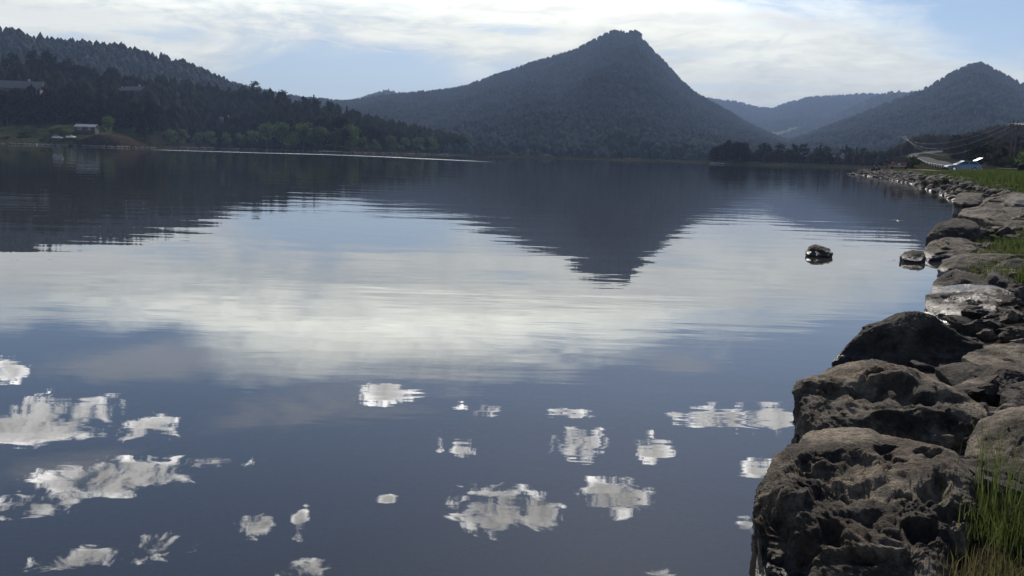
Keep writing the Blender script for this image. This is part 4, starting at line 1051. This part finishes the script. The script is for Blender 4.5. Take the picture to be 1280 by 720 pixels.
# conifers on the far right shore
for i in range(64):
    px = float(tg.uniform(890, 1085)) if i > 14 else float(tg.uniform(893, 932)); D = float(tg.uniform(480, 530)) + (0 if px < 1000 else float(tg.uniform(0, 60)))
    x, y = sp(px, D); z = float(ground_z(x, y)[0])
    dense = px < 928
    kd = 'spruce' if (not dense and tg.uniform() < 0.55) else 'pine'
    h = float(tg.uniform(6.5, 11.0)) * (0.72 if px < 905 else 1.0)
    if kd == 'pine': tree(kd, (x, y, z), h, 'dark bushy pine on the far right shore', 'pines on the far right shore', 1.3)
    else: tree(kd, (x, y, z), h, 'pointed spruce on the far right shore', 'spruces on the far right shore', 1.0)
n = 170
px_ = tg.uniform(886, 1092, n); a = np.radians(np.array([azel(p, 205)[0] for p in px_])); d = tg.uniform(500, 585, n)
X, Y = d * np.sin(a), d * np.cos(a); m = lake_sdf(X, Y) > 6; X, Y = X[m], Y[m]
lowpoly_forest('woods', np.stack([X, Y, ground_z(X, Y)], 1), tg.uniform(4.0, 8.0, len(X)), tg, 'dark band of further trees closing the gaps along the far right shore', M['pine'], 0.33, 'round')
# scrub on the right slope
n = 3300
a = tg.uniform(20.5, 34, n); d = np.sqrt(tg.uniform(185 ** 2, 760 ** 2, n)); X, Y = d * np.sin(np.radians(a)), d * np.cos(np.radians(a))
road_px = np.array([(1216, 150), (1202, 168), (1184, 205), (1166, 262), (1151, 330), (1142, 390), (1150, 440), (1163, 480), (1185, 520)])
ROAD = np.array([sp(*q) for q in road_px])
def road_dist(x, y):
    P = np.stack([np.ravel(x), np.ravel(y)], 1); best = np.full(len(P), 1e9)
    for i in range(len(ROAD) - 1):
        e = ROAD[i + 1] - ROAD[i]; w = P - ROAD[i]; tt = np.clip((w @ e) / (e @ e), 0, 1)
        best = np.minimum(best, np.sqrt(((w - tt[:, None] * e) ** 2).sum(1)))
    return best
m = (road_dist(X, Y) > 9) & (lake_sdf(X, Y) > 18); X, Y, d = X[m], Y[m], d[m]
# keep the sight line to the road open
ra = np.degrees(np.arctan2(X, Y)); okv = ~((ra > azel(1136, 200)[0]) & (ra < azel(1192, 200)[0]) & (d < 440)) & ((d > 260) | (ra > azel(1180, 200)[0])); X, Y, d = X[okv], Y[okv], d[okv]
hts = tg.uniform(3.0, 8.5, len(X)) * np.interp(d, [185, 320, 420], [0.42, 0.7, 1.0])
order = np.argsort(-hts / d)
for i in order[:70]:
    tree('pine' if hts[i] > 5 else 'bush', (X[i], Y[i], scrub_h(X[i], Y[i])), float(hts[i]), 'dark scrubby tree on the slope behind the parking place' if hts[i] > 5 else 'dark shrub on the slope behind the parking place', 'trees on the slope behind the parking place' if hts[i] > 5 else 'shrubs on the slope behind the parking place', 1.4 if hts[i] > 5 else 1.0)
o_ = order[70:]
lowpoly_forest('scrub', np.stack([X[o_], Y[o_], scrub_h(X[o_], Y[o_])], 1), hts[o_], tg, 'dense dark scrub covering the slope on the right', M['pine'], 0.38)
for (px, D, h, kd, wd, lab) in [(1224, 190, 4.6, 'leafy', 1.35, 'large round dark tree behind the blue car'), (1252, 200, 3.9, 'pine', 1.2, 'dark tree right of the large round one behind the parking place'), (1266, 195, 3.8, 'bush', 0.7, 'dark shrub below the utility pole'), (1281, 150, 3.4, 'leafy', 1.3, 'light green tree cut by the right edge'), (1140, 178, 3.2, 'bush', 0.9, 'dark bush just right of the red car')]:
    x, y = sp(px, D); o = tree(kd, (x, y, float(scrub_h(x, y)) - 0.1), h, lab, None, wd)
    if px == 1224:
        for ch in o.children:
            if ch.name.startswith('crown'): ch.data = ch.data.copy(); ch.data.materials[0] = M['spruce']
for (px, D, h, lab) in [(1162, 84, 1.0, 'leafy green weed bush on the bank left of the blue car'), (1172, 80, 0.9, 'small green bush beside the dark shrub on the bank'), (1182, 76, 0.95, 'dark shrub on the bank in front of the blue car')]:
    x, y = sp(px, D); tree('bush', (x, y, float(ground_z(x, y)[0])), h, lab, None, 0.75)

# ------------------------------------------------------------------ road and rail on the right slope
def build_road():
    n = 60; L = np.linspace(0, len(ROAD) - 1, n); C = np.stack([np.interp(L, range(len(ROAD)), ROAD[:, k]) for k in (0, 1)], 1)
    for _ in range(6): C[1:-1] = (C[:-2] + 2 * C[1:-1] + C[2:]) / 4
    tn = np.gradient(C, axis=0); tn /= np.linalg.norm(tn, axis=1)[:, None]; nr = np.stack([tn[:, 1], -tn[:, 0]], 1)
    V = []; k = 5
    for i in range(n):
        for w in np.linspace(-2.8, 2.8, k):
            q = C[i] + nr[i] * w; V.append((q[0], q[1], float(scrub_h(C[i, 0], C[i, 1])) + 0.12))
        for w in (4.6,): pass
    Fc = [(i * k + j, i * k + j + 1, (i + 1) * k + j + 1, (i + 1) * k + j) for i in range(n - 1) for j in range(k - 1)]
    V2 = list(V)
    # earth shoulders so the carriageway is carried by the slope
    base = len(V2)
    for i in range(n):
        for w in (-2.8, -5.5, 2.8, 5.5):
            q = C[i] + nr[i] * w; z = float(scrub_h(C[i, 0], C[i, 1])) + (0.114 if abs(w) < 4 else -0.5); V2.append((q[0], q[1], z))
    tag(link('road', mesh_from('road', V, np.array(Fc), M['asphalt'], True)), 'pale asphalt road curving up the slope behind the parking place', 'road', kind='structure')
    Vs = V2[base:]; Fs = []
    for i in range(n - 1):
        Fs += [(i * 4, i * 4 + 1, i * 4 + 5, i * 4 + 4), (i * 4 + 2, i * 4 + 3, i * 4 + 7, i * 4 + 6)]
    tag(link('road_shoulder', mesh_from('road_shoulder', Vs, np.array(Fs), M['bank'], True)), 'grassy shoulders along the road on the slope', 'verge', kind='structure')
    for side, lab in ((-1, 'pale steel guard rail on the lake side of the climbing road'),):
        rail = empty('guard_rail', (C[4, 0], C[4, 1], 0)); tag(rail, lab, 'guard rail')
        mb = MB(); pts = []
        for i in range(3, 30):
            q = C[i] + nr[i] * side * 3.5 - C[4]; z = float(scrub_h(C[i, 0], C[i, 1])) + 0.6; pts.append((q[0], q[1], z))
            if i % 2 == 1:
                MB().box((q[0], q[1], z - 0.45), (0.14, 0.14, 1.0)).build('post', M['wood'], rail)
        prof = [(-0.02, -0.09), (0.03, -0.05), (-0.015, 0.0), (0.03, 0.05), (-0.02, 0.09), (-0.05, 0.0)]
        rings = []
        for i, p in enumerate(pts):
            nn = nr[i + 3] * side; rings.append([(p[0] - nn[0] * (a + .12), p[1] - nn[1] * (a + .12), p[2] + zz) for a, zz in prof])
        mb.loft(rings).build('rail', M['steel'], rail)
build_road()

# ------------------------------------------------------------------ houses
def house(loc, rz, size, wall_h, roof_h, mats, label, over=0.5, shed=False, nwin=3):
    r = empty('house' if not shed else 'shed', loc, rz); tag(r, label, 'shed' if shed else 'house')
    L, Wd = size
    MB().box((0, 0, wall_h / 2 - 0.5), (L, Wd, wall_h + 1.0)).add([(-L / 2, -Wd / 2, wall_h), (-L / 2, Wd / 2, wall_h), (-L / 2, 0, wall_h + roof_h * .93), (L / 2, -Wd / 2, wall_h), (L / 2, Wd / 2, wall_h), (L / 2, 0, wall_h + roof_h * .93)], [(0, 1, 2), (5, 4, 3), (0, 2, 5, 3), (1, 4, 5, 2)]).build('wall', mats[0], r)
    ex = over; sl = roof_h / (Wd / 2)
    roof = MB()
    for s in (-1, 1):
        q = [(-L / 2 - ex, 0, wall_h + roof_h), (L / 2 + ex, 0, wall_h + roof_h), (L / 2 + ex, s * (Wd / 2 + ex), wall_h - sl * ex), (-L / 2 - ex, s * (Wd / 2 + ex), wall_h - sl * ex)]
        roof.slab(q if s < 0 else q[::-1], 0.22)
    ro = roof.build('roof', mats[1], r)
    if not shed: MB().box((L * 0.22, 0.4, wall_h + roof_h + 0.3), (0.8, 0.8, 1.6)).build('chimney', M['concrete'], ro)
    for i in range(nwin):
        x = L * ((i + 0.5) / nwin - 0.5)
        w = MB().box((x, -Wd / 2 - 0.03, wall_h * 0.58), (1.6, 0.10, 1.4)).build('window', M['wood'] if len(label) % 2 else M['concrete'], r)
        MB().box((x, -Wd / 2 - 0.06, wall_h * 0.58), (1.3, 0.10, 1.1)).build('pane', M['glass'], w)
    MB().box((L * 0.5 - 1.6, -Wd / 2 - 0.04, 1.0), (1.1, 0.1, 2.1)).build('door', M['wood'], r)
    return r
def stand_on(px, D, S=None):
    x, y = sp(px, D); return (x, y, hill_z(S or N1, x, y))
def house_at(px, py, D, rz, size, wall_h, roof_h, mats, label, **kw):
    p = at(px, py, D)                        # its ridge stands where the photograph shows the roof
    return house((p[0], p[1], p[2] - wall_h - roof_h), rz, size, wall_h, roof_h, mats, label, **kw)
house_at(22, 101, 590, R(12), (26, 13), 7.0, 4.0, (M['house_wall'], M['roof_grey']), 'large grey house half hidden in trees at the left edge', nwin=5)
house_at(169, 108, 660, R(-14), (14, 9), 5.0, 2.6, (M['cabin_wall'], M['roof_grey']), 'brown cabin with a pale grey roof among the pines')
house_at(150, 110, 672, R(20), (7, 6), 4.0, 2.0, (M['cabin_wall'], M['roof_grey']), 'small annex left of the brown cabin', nwin=1)
x, y = sp(109, 500); house((x, y, max(hill_z(N1, x, y), hill_z(G1, x, y)) + 0.2), R(4), (9.5, 5.0), 2.5, 1.1, (M['cabin_wall'], M['roof_metal']), 'low shed with a white metal roof on the left point', shed=True, nwin=2, over=0.3)
for (px, py, D, s, lab, mats) in [(1050, 194, 520, 8, 'pale roofed house on the far right shore', (M['house_wall'], M['roof_pale'])), (1066, 195, 540, 7, 'smaller pale house right of the pale roofed one', (M['house_wall'], M['roof_grey'])), (1003, 191, 560, 6, 'tiny pale roof showing between the spruces', (M['cabin_wall'], M['roof_pale'])), (1077, 193, 575, 8, 'grey house low on the slope left of the red car', (M['house_wall'], M['roof_grey'])), (282, 146, 700, 8, 'little cabin roof deep in the left woods', (M['cabin_wall'], M['roof_grey']))]:
    house_at(px, py, D, R(8), (s, s * 0.6), 2.8, 1.5, mats, lab, nwin=2, over=0.3)
for px in (2, 12, 20, 33, 41, 50, 156, 172, 183):
    x, y = sp(px, 560 if px < 100 else 630); tree('pine', (x, y, hill_z(N1, x, y)), float(tg.uniform(9, 13)), 'dark pine standing in front of the grey house' if px < 100 else 'dark pine standing below the brown cabin', 'pines in front of the grey house' if px < 100 else 'pines below the brown cabin', 1.1)
# pale boathouse jetty on the far right shore
x, y = sp(897, 467); jr = empty('jetty', (x, y, 0)); tag(jr, 'low white floating jetty in front of the far right pines', 'jetty')
MB().box((0, 0, 0.45), (7.0, 1.8, 0.4)).build('deck', M['concrete'], jr)
for dx in (-3, 0, 3): MB().tube([(dx, 1.1, -1), (dx, 1.1, 1.3)], 0.12).build('post', M['wood'], jr)

# ------------------------------------------------------------------ vehicles
def wheel(parent, x, y, r=0.33, w=0.22):
    t = MB()
    prof = [(r * 0.62, -w / 2), (r * 0.93, -w / 2), (r, -w / 3), (r, w / 3), (r * 0.93, w / 2), (r * 0.62, w / 2)]
    n = 18; rings = []
    for k in range(n + 1):
        a = 2 * math.pi * k / n; rings.append([(x + pr * math.cos(a), y + pw, r + pr * math.sin(a)) for pr, pw in prof])
    wh = t.loft(rings, False).build('wheel', M['rubber'], parent, True)
    s = 1 if y > 0 else -1
    MB().tube([(x, y - s * w * 0.3, r), (x, y + s * w * 0.38, r)], r * 0.64, 14).build('rim', M['chrome'], wh)
def car(loc, rz, L, Wd, paint, label, name='parked_car', prof=None, gh=None, hatch_open=False, pickup=False):
    """x runs from tail (-) to nose (+)"""
    r = empty(name, loc, rz); tag(r, label, 'car')
    hw = Wd / 2; b = MB(); rings = []
    for (x, zb, zt, k) in prof:
        w = hw * k; rings.append([(x, -w, zb + 0.08), (x, -w * 0.93, zb), (x, w * 0.93, zb), (x, w, zb + 0.08), (x, w * 1.0, zb + (zt - zb) * 0.62), (x, w * 0.96, zt - 0.05), (x, w * 0.86, zt), (x, -w * 0.86, zt), (x, -w * 0.96, zt - 0.05), (x, -w * 1.0, zb + (zt - zb) * 0.62)])
    body = b.loft(rings).build('body', paint, r, False, 0.012)
    x0, x1, x2, x3, zb, zt = gh                      # rear foot, rear top, front top, front foot
    wb, wt = hw * 0.90, hw * 0.74
    bot = [(x0, -wb, zb), (x3, -wb, zb), (x3, wb, zb), (x0, wb, zb)]; top = [(x1, -wt, zt), (x2, -wt, zt), (x2, wt, zt), (x1, wt, zt)]
    MB().loft([bot, top]).build('cabin', paint, r, False, 0.04)
    P = lambda a: np.array(a, float)
    def pane(q, m0=0.1, m1=0.9, n0=0.14, n1=0.86, nm='window', split=None):
        q = [P(p) for p in q]
        f = lambda u, v: (q[0] * (1 - u) + q[1] * u) * (1 - v) + (q[3] * (1 - u) + q[2] * u) * v
        for (a, c) in (split or [(m0, m1)]):
            MB().slab([f(a, n0), f(c, n0), f(c, n1), f(a, n1)], 0.012).build(nm, M['glass'], r)
    pane([bot[0], bot[1], top[1], top[0]], split=[(0.08, 0.47), (0.52, 0.92)])
    pane([bot[2], bot[3], top[3], top[2]], split=[(0.08, 0.47), (0.52, 0.92)])
    pane([bot[1], bot[2], top[2], top[1]], nm='windscreen')
    pane([bot[3], bot[0], top[0], top[3]], nm='rear_window')
    lw = L / 2
    for s in (-1, 1):
        wheel(r, -L * 0.29, s * (hw - 0.10)); wheel(r, L * 0.30, s * (hw - 0.10))
        MB().box((-lw + 0.01, s * hw * 0.78, prof[0][2] - 0.22), (0.10, 0.24, 0.26)).build('tail_light', M['lamp_red'], r, False, 0.02)
        MB().box((lw - 0.03, s * hw * 0.72, prof[-1][2] - 0.10), (0.12, 0.34, 0.14)).build('headlight', M['lamp_clear'], r, False, 0.03)
        MB().box((x3 - 0.15, s * (hw + 0.08), zb + 0.06), (0.14, 0.2, 0.14)).build('wing_mirror', paint, r, False, 0.03)
    MB().box((-lw - 0.03, 0, 0.46), (0.16, Wd * 0.9, 0.17)).build('bumper', M['concrete'], r, False, 0.03)
    MB().box((lw + 0.02, 0, 0.40), (0.16, Wd * 0.86, 0.2)).build('bumper', M['black'], r, False, 0.03)
    MB().box((-lw - 0.05, 0, 0.74), (0.03, 0.34, 0.16)).build('licence_plate', M['white_paint'], r)
    if hatch_open:
        hinge = P((x1 - 0.02, 0, zt)); up = P((-0.82, 0, 0.42))
        q = [hinge + P((0, -wt, 0)), hinge + P((0, wt, 0)), hinge + up + P((0, wt * 1.05, 0)), hinge + up + P((0, -wt * 1.05, 0))]
        MB().slab(q, 0.05).build('tailgate', M['white_paint'], r, False, 0.01)  # white colour paints the sun's glare onto the blue car's raised tailgate
    return r
def on_land(px, D, gap=1.2):
    while lake_sdf(*sp(px, D))[0] < gap and D < 400: D += 0.5
    return D
PX = 1124; D = on_land(PX, 136.0, 2.6); x, y = sp(PX, D)
car((x, y, 1.24), math.atan2(y, x), 4.7, 1.98, M['red_paint'], 'brownish red off-road car seen from behind, parked on the point', 'parked_car',
    [(-2.35, 0.42, 1.02, 0.90), (-2.25, 0.36, 1.08, 0.97), (-1.2, 0.32, 1.10, 1.0), (0.6, 0.30, 1.08, 1.0), (1.5, 0.32, 1.04, 0.98), (2.15, 0.36, 0.96, 0.92), (2.35, 0.42, 0.86, 0.84)], (-2.22, -1.95, 0.35, 1.05, 1.07, 1.80))
x, y = sp(1203, 139); 
car((x, y, 1.22), math.pi + R(-6), 4.4, 1.78, M['blue_paint'], 'pale blue hatchback with its tailgate raised, standing side on behind the grass', 'parked_car',
    [(-2.2, 0.40, 0.86, 0.88), (-2.1, 0.34, 0.95, 0.96), (-1.2, 0.28, 0.98, 1.0), (0.7, 0.28, 0.94, 1.0), (1.5, 0.30, 0.86, 0.97), (2.05, 0.34, 0.74, 0.90), (2.2, 0.38, 0.64, 0.80)], (-2.0, -1.45, 0.05, 1.05, 0.93, 1.44), hatch_open=True)
for (px, D, lab, paint, rz) in [(72, 486, 'white car with a glinting roof on the left point, nearer the big bush', M['white_paint'], R(10)), (89, 484, 'white car with a glinting roof on the left point, nearer the shed', M['white_paint'], R(-8))]:
    x, y = sp(px, D)
    car((x, y, max(hill_z(N1, x, y), hill_z(G1, x, y)) + 0.1), rz, 4.4, 1.8, paint, lab, 'parked_car',
        [(-2.2, 0.40, 0.86, 0.88), (-2.1, 0.34, 0.95, 0.96), (-1.2, 0.28, 0.98, 1.0), (0.7, 0.28, 0.94, 1.0), (1.5, 0.30, 0.86, 0.97), (2.05, 0.34, 0.74, 0.90), (2.2, 0.38, 0.64, 0.80)], (-1.9, -1.35, 0.05, 0.95, 0.93, 1.44))

# ------------------------------------------------------------------ people
def skin_mesh(name, chains, mat, parent, root=0):
    """chains: lists of (point, radius) that share points; grown into one surface by a Skin modifier"""
    vs, rad, ed, idx = [], [], [], {}
    def vid(p, r):
        k = tuple(round(c, 4) for c in p)
        if k not in idx: idx[k] = len(vs); vs.append(k); rad.append(r)
        return idx[k]
    for ch in chains:
        ids = [vid(p, r) for p, r in ch]
        ed += [(a, c) for a, c in zip(ids, ids[1:])]
    me = bpy.data.meshes.new(name); me.from_pydata(vs, ed, []); me.materials.append(mat)
    o = link(name, me, parent)
    o.modifiers.new('skin', 'SKIN'); sm = o.modifiers.new('subdivision', 'SUBSURF'); sm.levels = 1; sm.render_levels = 1
    for i, r in enumerate(rad):
        sv = me.skin_vertices[0].data[i]; sv.radius = (r, r); sv.use_root = (i == root)
    return o
def person(loc, rz, pose, shirt, trousers, label):
    r = empty('person', loc, rz); tag(r, label, 'person')
    V = lambda *a: tuple(a)
    if pose == 'stand':
        pel, ch, nk, hd = V(0, 0, .95), V(0, 0.0, 1.32), V(0, .01, 1.50), V(0, .03, 1.63)
        hips = [V(s * .10, 0, .90) for s in (-1, 1)]; kn = [V(s * .11, .02, .50) for s in (-1, 1)]; an = [V(s * .12, -.02, .09) for s in (-1, 1)]; toe = [V(s * .14, .16, .04) for s in (-1, 1)]
        shd = [V(s * .19, 0, 1.42) for s in (-1, 1)]; elb = [V(s * .25, .06, 1.14) for s in (-1, 1)]; wr = [V(s * .19, .28, 1.04) for s in (-1, 1)]; hv = V(0, .09, -.01)
    else:                                   # seated on a rock, leaning forward
        pel, ch, nk, hd = V(0, 0, .44), V(0, .14, .80), V(0, .22, .96), V(0, .27, 1.08)
        hips = [V(s * .10, .05, .42) for s in (-1, 1)]; kn = [V(s * .13, .45, .50) for s in (-1, 1)]; an = [V(s * .12, .50, .09) for s in (-1, 1)]; toe = [V(s * .13, .68, .04) for s in (-1, 1)]
        shd = [V(s * .19, .18, .90) for s in (-1, 1)]; elb = [V(s * .23, .32, .66) for s in (-1, 1)]; wr = [V(s * .12, .54, .60) for s in (-1, 1)]; hv = V(0, .09, -.01)
    add = lambda a, c: tuple(p + q for p, q in zip(a, c)); mid = lambda a, c: tuple((p + q) / 2 for p, q in zip(a, c))
    fwd = (0, .055, -.01)
    ch_ = [[(pel, .13), (mid(pel, ch), .125), (ch, .14), (nk, .055), (add(nk, (0, .005, .05)), .055), (hd, .098), (add(hd, (0, -.01, .09)), .075)],
           [(hd, .098), (add(hd, (0, .105, -.02)), .018)], [(hd, .098), (add(hd, (.095, -.01, -.01)), .016)], [(hd, .098), (add(hd, (-.095, -.01, -.01)), .016)]]
    for i, s in enumerate((-1, 1)):
        ch_.append([(pel, .13), (hips[i], .095), (mid(hips[i], kn[i]), .078), (kn[i], .058), (mid(kn[i], an[i]), .052), (an[i], .038), (toe[i], .03)])
        palm = add(wr[i], hv)
        ch_.append([(ch, .14), (shd[i], .065), (mid(shd[i], elb[i]), .05), (elb[i], .042), (wr[i], .028), (palm, .030)])
        for k, fl in enumerate((-.028, -.010, .010, .028)):
            b0 = add(palm, (fl, .035, 0)); ch_.append([(palm, .030), (b0, .009), (add(b0, (fl * .1, .035, -.012)), .008), (add(b0, (fl * .1, .052, -.035 - .004 * k)), .007)])
        ch_.append([(palm, .030), (add(palm, (-s * .04, .0, 0)), .010), (add(palm, (-s * .055, .035, -.01)), .008)])
    skin_mesh('body', ch_, M['skin'], r)
    g_ = 0.022
    top = [[(pel, .13 + g_), (mid(pel, ch), .125 + g_), (ch, .14 + g_), (mid(ch, nk), .08)]]
    for i in range(2): top.append([(ch, .14 + g_), (shd[i], .065 + g_), (mid(shd[i], elb[i]), .05 + g_), (elb[i], .042 + g_), (mid(elb[i], wr[i]), .036 + g_)])
    skin_mesh('shirt', top, shirt, r)
    leg = []
    for i in range(2): leg.append([(pel, .13 + g_ + .006), (hips[i], .095 + g_), (mid(hips[i], kn[i]), .078 + g_), (kn[i], .058 + g_), (mid(kn[i], an[i]), .052 + g_), (an[i], .038 + g_)])
    skin_mesh('trousers', leg, trousers, r)
    skin_mesh('hair', [[(add(hd, (0, -.035, .02)), .095), (add(hd, (0, -.02, .10)), .082)], [(add(hd, (0, -.035, .02)), .095), (add(hd, (0, -.06, -.04)), .07)]], M['hair'], r)
    return r
def put_person(px, D, z, *a):
    x, y = sp(px, on_land(px, D, 0.4)); return person((x, y, z), *a)
put_person(1109, 138, 1.0, R(60), 'stand', M['cloth_dark'], M['cloth_red'], 'person standing in red trousers beside the red car')
put_person(1100, 142, 0.75, R(40), 'sit', M['cloth_blue'], M['cloth_dark'], 'person in a grey blue top sitting on the riprap nearer the red car')
put_person(1093, 144, 0.7, R(20), 'sit', M['cloth_dark'], M['cloth_dark'], 'person in dark clothes sitting on the riprap furthest out on the point')

# ------------------------------------------------------------------ picnic table, bin, poles, bird
x, y = sp(1258, 106); tb = empty('picnic_table', (x, y, 1.20), R(4)); tag(tb, 'low pale topped picnic table on the gravel near the right edge', 'table')
for i in range(4): MB().box((0, -0.30 + 0.2 * i, 0.62), (1.7, 0.185, 0.05)).build('plank', M['wood_pale'], tb)
for s in (-1, 1):
    for k in (-1, 1): MB().tube([(s * 0.6, k * 0.30, 0.6), (s * 0.62, k * 0.66, -0.02)], 0.05, 6).build('leg', M['wood'], tb)
    MB().box((0, s * 0.72, 0.36), (1.7, 0.24, 0.05)).build('bench', M['wood'], tb)
    MB().box((s * 0.62, 0, 0.33), (0.07, 1.5, 0.08)).build('brace', M['wood'], tb)
x, y = sp(1278.5, 95); bn = empty('litter_bin', (x, y, 1.15)); tag(bn, 'black litter bin standing at the right edge of the gravel', 'bin')
MB().tube([(0, 0, 0), (0, 0, 0.05), (0, 0, 0.86), (0, 0, 0.92)], [0.30, 0.33, 0.38, 0.36], 20).build('drum', M['black'], bn, False)
MB().tube([(0, 0, 0.92), (0, 0, 0.97), (0, 0, 1.08), (0, 0, 1.13)], [0.40, 0.41, 0.28, 0.10], 20).build('lid', M['black'], bn, False)
for k in range(2): MB().tube([(0, 0, 0.3 + 0.3 * k), (0, 0, 0.34 + 0.3 * k)], 0.385, 20).build('hoop', M['rubber'], bn)

def pole(px, D, top_py, label):
    p = at(px, top_py, D); gz = float(scrub_h(p[0], p[1])); h = p[2] - gz
    r = empty('utility_pole', (p[0], p[1], gz), R(20)); tag(r, label, 'utility pole', None)
    for s in (-1, 1): MB().tube([(s * 0.5, 0, -0.5), (s * 0.5, 0, h)], [0.17, 0.11], 10).build('post', M['wood'], r)
    MB().box((0, 0, h - 1.2), (3.4, 0.2, 0.22)).build('crossarm', M['wood'], r)
    MB().box((0, 0, h - 2.6), (1.0, 0.12, 0.16)).build('crossarm', M['wood'], r)
    for q in (-1.55, 0.0, 1.55): MB().tube([(q, 0.12, h - 1.12), (q, 0.12, h - 0.95), (q, 0.12, h - 0.85), (q, 0.12, h - 0.7)], [0.05, 0.09, 0.09, 0.04], 8).build('insulator', M['concrete'], r)
    return np.array([p[0], p[1], gz]), h
p1 = pole(1270, 200, 150, 'double wooden utility pole near the right edge')
p2 = pole(1128, 430, 168, 'far double utility pole on the slope above the red car')
p3 = (np.array([at(1700, 120, 120)[0], at(1700, 120, 120)[1], 1.2]), 11.0)
def wires(a, c, sag, labs):
    for q, lab, sk in zip((-1.55, 0.0, 1.55), labs, (0.7, 1.0, 1.35)):
        A = a[0] + np.array([q * math.cos(R(20)), q * math.sin(R(20)), a[1] - 0.75]); C = c[0] + np.array([q * math.cos(R(20)), q * math.sin(R(20)), c[1] - 0.75])
        pts = [A * (1 - t) + C * t - np.array([0, 0, 4 * sag * sk * t * (1 - t)]) for t in np.linspace(0, 1, 28)]
        o = MB().tube([p - A for p in pts], 0.012, 5).build('power_line', M['cable'], None, True); o.location = A
        tag(o, lab, 'cable', 'power lines between the utility poles')
wires(p1, p2, 5.0, ['left power line sagging from the near to the far utility pole', 'middle power line sagging from the near to the far utility pole', 'right power line sagging from the near to the far utility pole'])
wires(p1, p3, 1.5, ['left power line running from the near pole out of the right edge', 'middle power line running from the near pole out of the right edge', 'right power line running from the near pole out of the right edge'])

def bird():
    p = at(1122, 276.5, 24.0)
    r = empty('bird', p, R(0)); tag(r, 'small white bellied bird flying low over the dark water', 'bird')
    V = MB(); rings = []
    for (x, rad, z) in [(-.105, .002, .004), (-.085, .010, .003), (-.05, .022, 0), (0, .028, -.002), (.04, .026, 0), (.065, .018, .006), (.085, .017, .010), (.10, .008, .010), (.115, .002, .008)]:
        rings.append([(x, rad * math.cos(t), z + rad * .9 * math.sin(t)) for t in np.linspace(0, 2 * math.pi, 9)[:-1]])
    V.loft(rings)
    for s in (-1, 1):
        wr = []
        for (d, c, sw, z, th) in [(.012, .075, .01, .008, .010), (.06, .068, .012, .022, .008), (.11, .05, -.005, .020, .005), (.15, .024, -.03, .010, .003), (.165, .004, -.045, .006, .001)]:
            wr.append([(sw + c / 2, s * d, z), (sw + c * .1, s * d, z + th), (sw - c / 2, s * d, z), (sw + c * .1, s * d, z - th * .5)])
        V.loft(wr)
    V.add([(-.09, -.012, .006), (-.09, .012, .006), (-.15, .03, .006), (-.15, -.03, .006), (-.09, -.012, .0), (-.09, .012, .0), (-.15, .03, .002), (-.15, -.03, .002)], [(0, 1, 2, 3), (7, 6, 5, 4), (0, 4, 5, 1), (1, 5, 6, 2), (2, 6, 7, 3), (3, 7, 4, 0)])
    o = V.build('body', M['feather_white'], r, True)
    o.data.materials.append(M['feather_grey'])
    for f in o.data.polygons:
        if abs(f.center[1]) > 0.035 or f.center[0] < -.09: f.material_index = 1
    MB().tube([(.112, 0, .008), (.135, 0, .004)], [.004, .001], 6).build('beak', M['black'], r)
    r.rotation_euler = (R(4), R(-3), R(75))
bird()

# ------------------------------------------------------------------ air
def haze():
    m, b, out = new_mat('haze')
    v = b.node('ShaderNodeVolumePrincipled')
    v.inputs['Color'].default_value = (0.51, 0.675, 1.0, 1)
    v.inputs['Density'].default_value = 0.00014
    v.inputs['Anisotropy'].default_value = 0.0
    b.l.new(v.outputs[0], out.inputs['Volume'])
    o = MB().box((0, 3000, 228), (11800, 8200, 464)).build('haze', m)
    tag(o, 'thin bluish summer haze lying over the lake and the mountains', 'haze', kind='stuff')
haze()
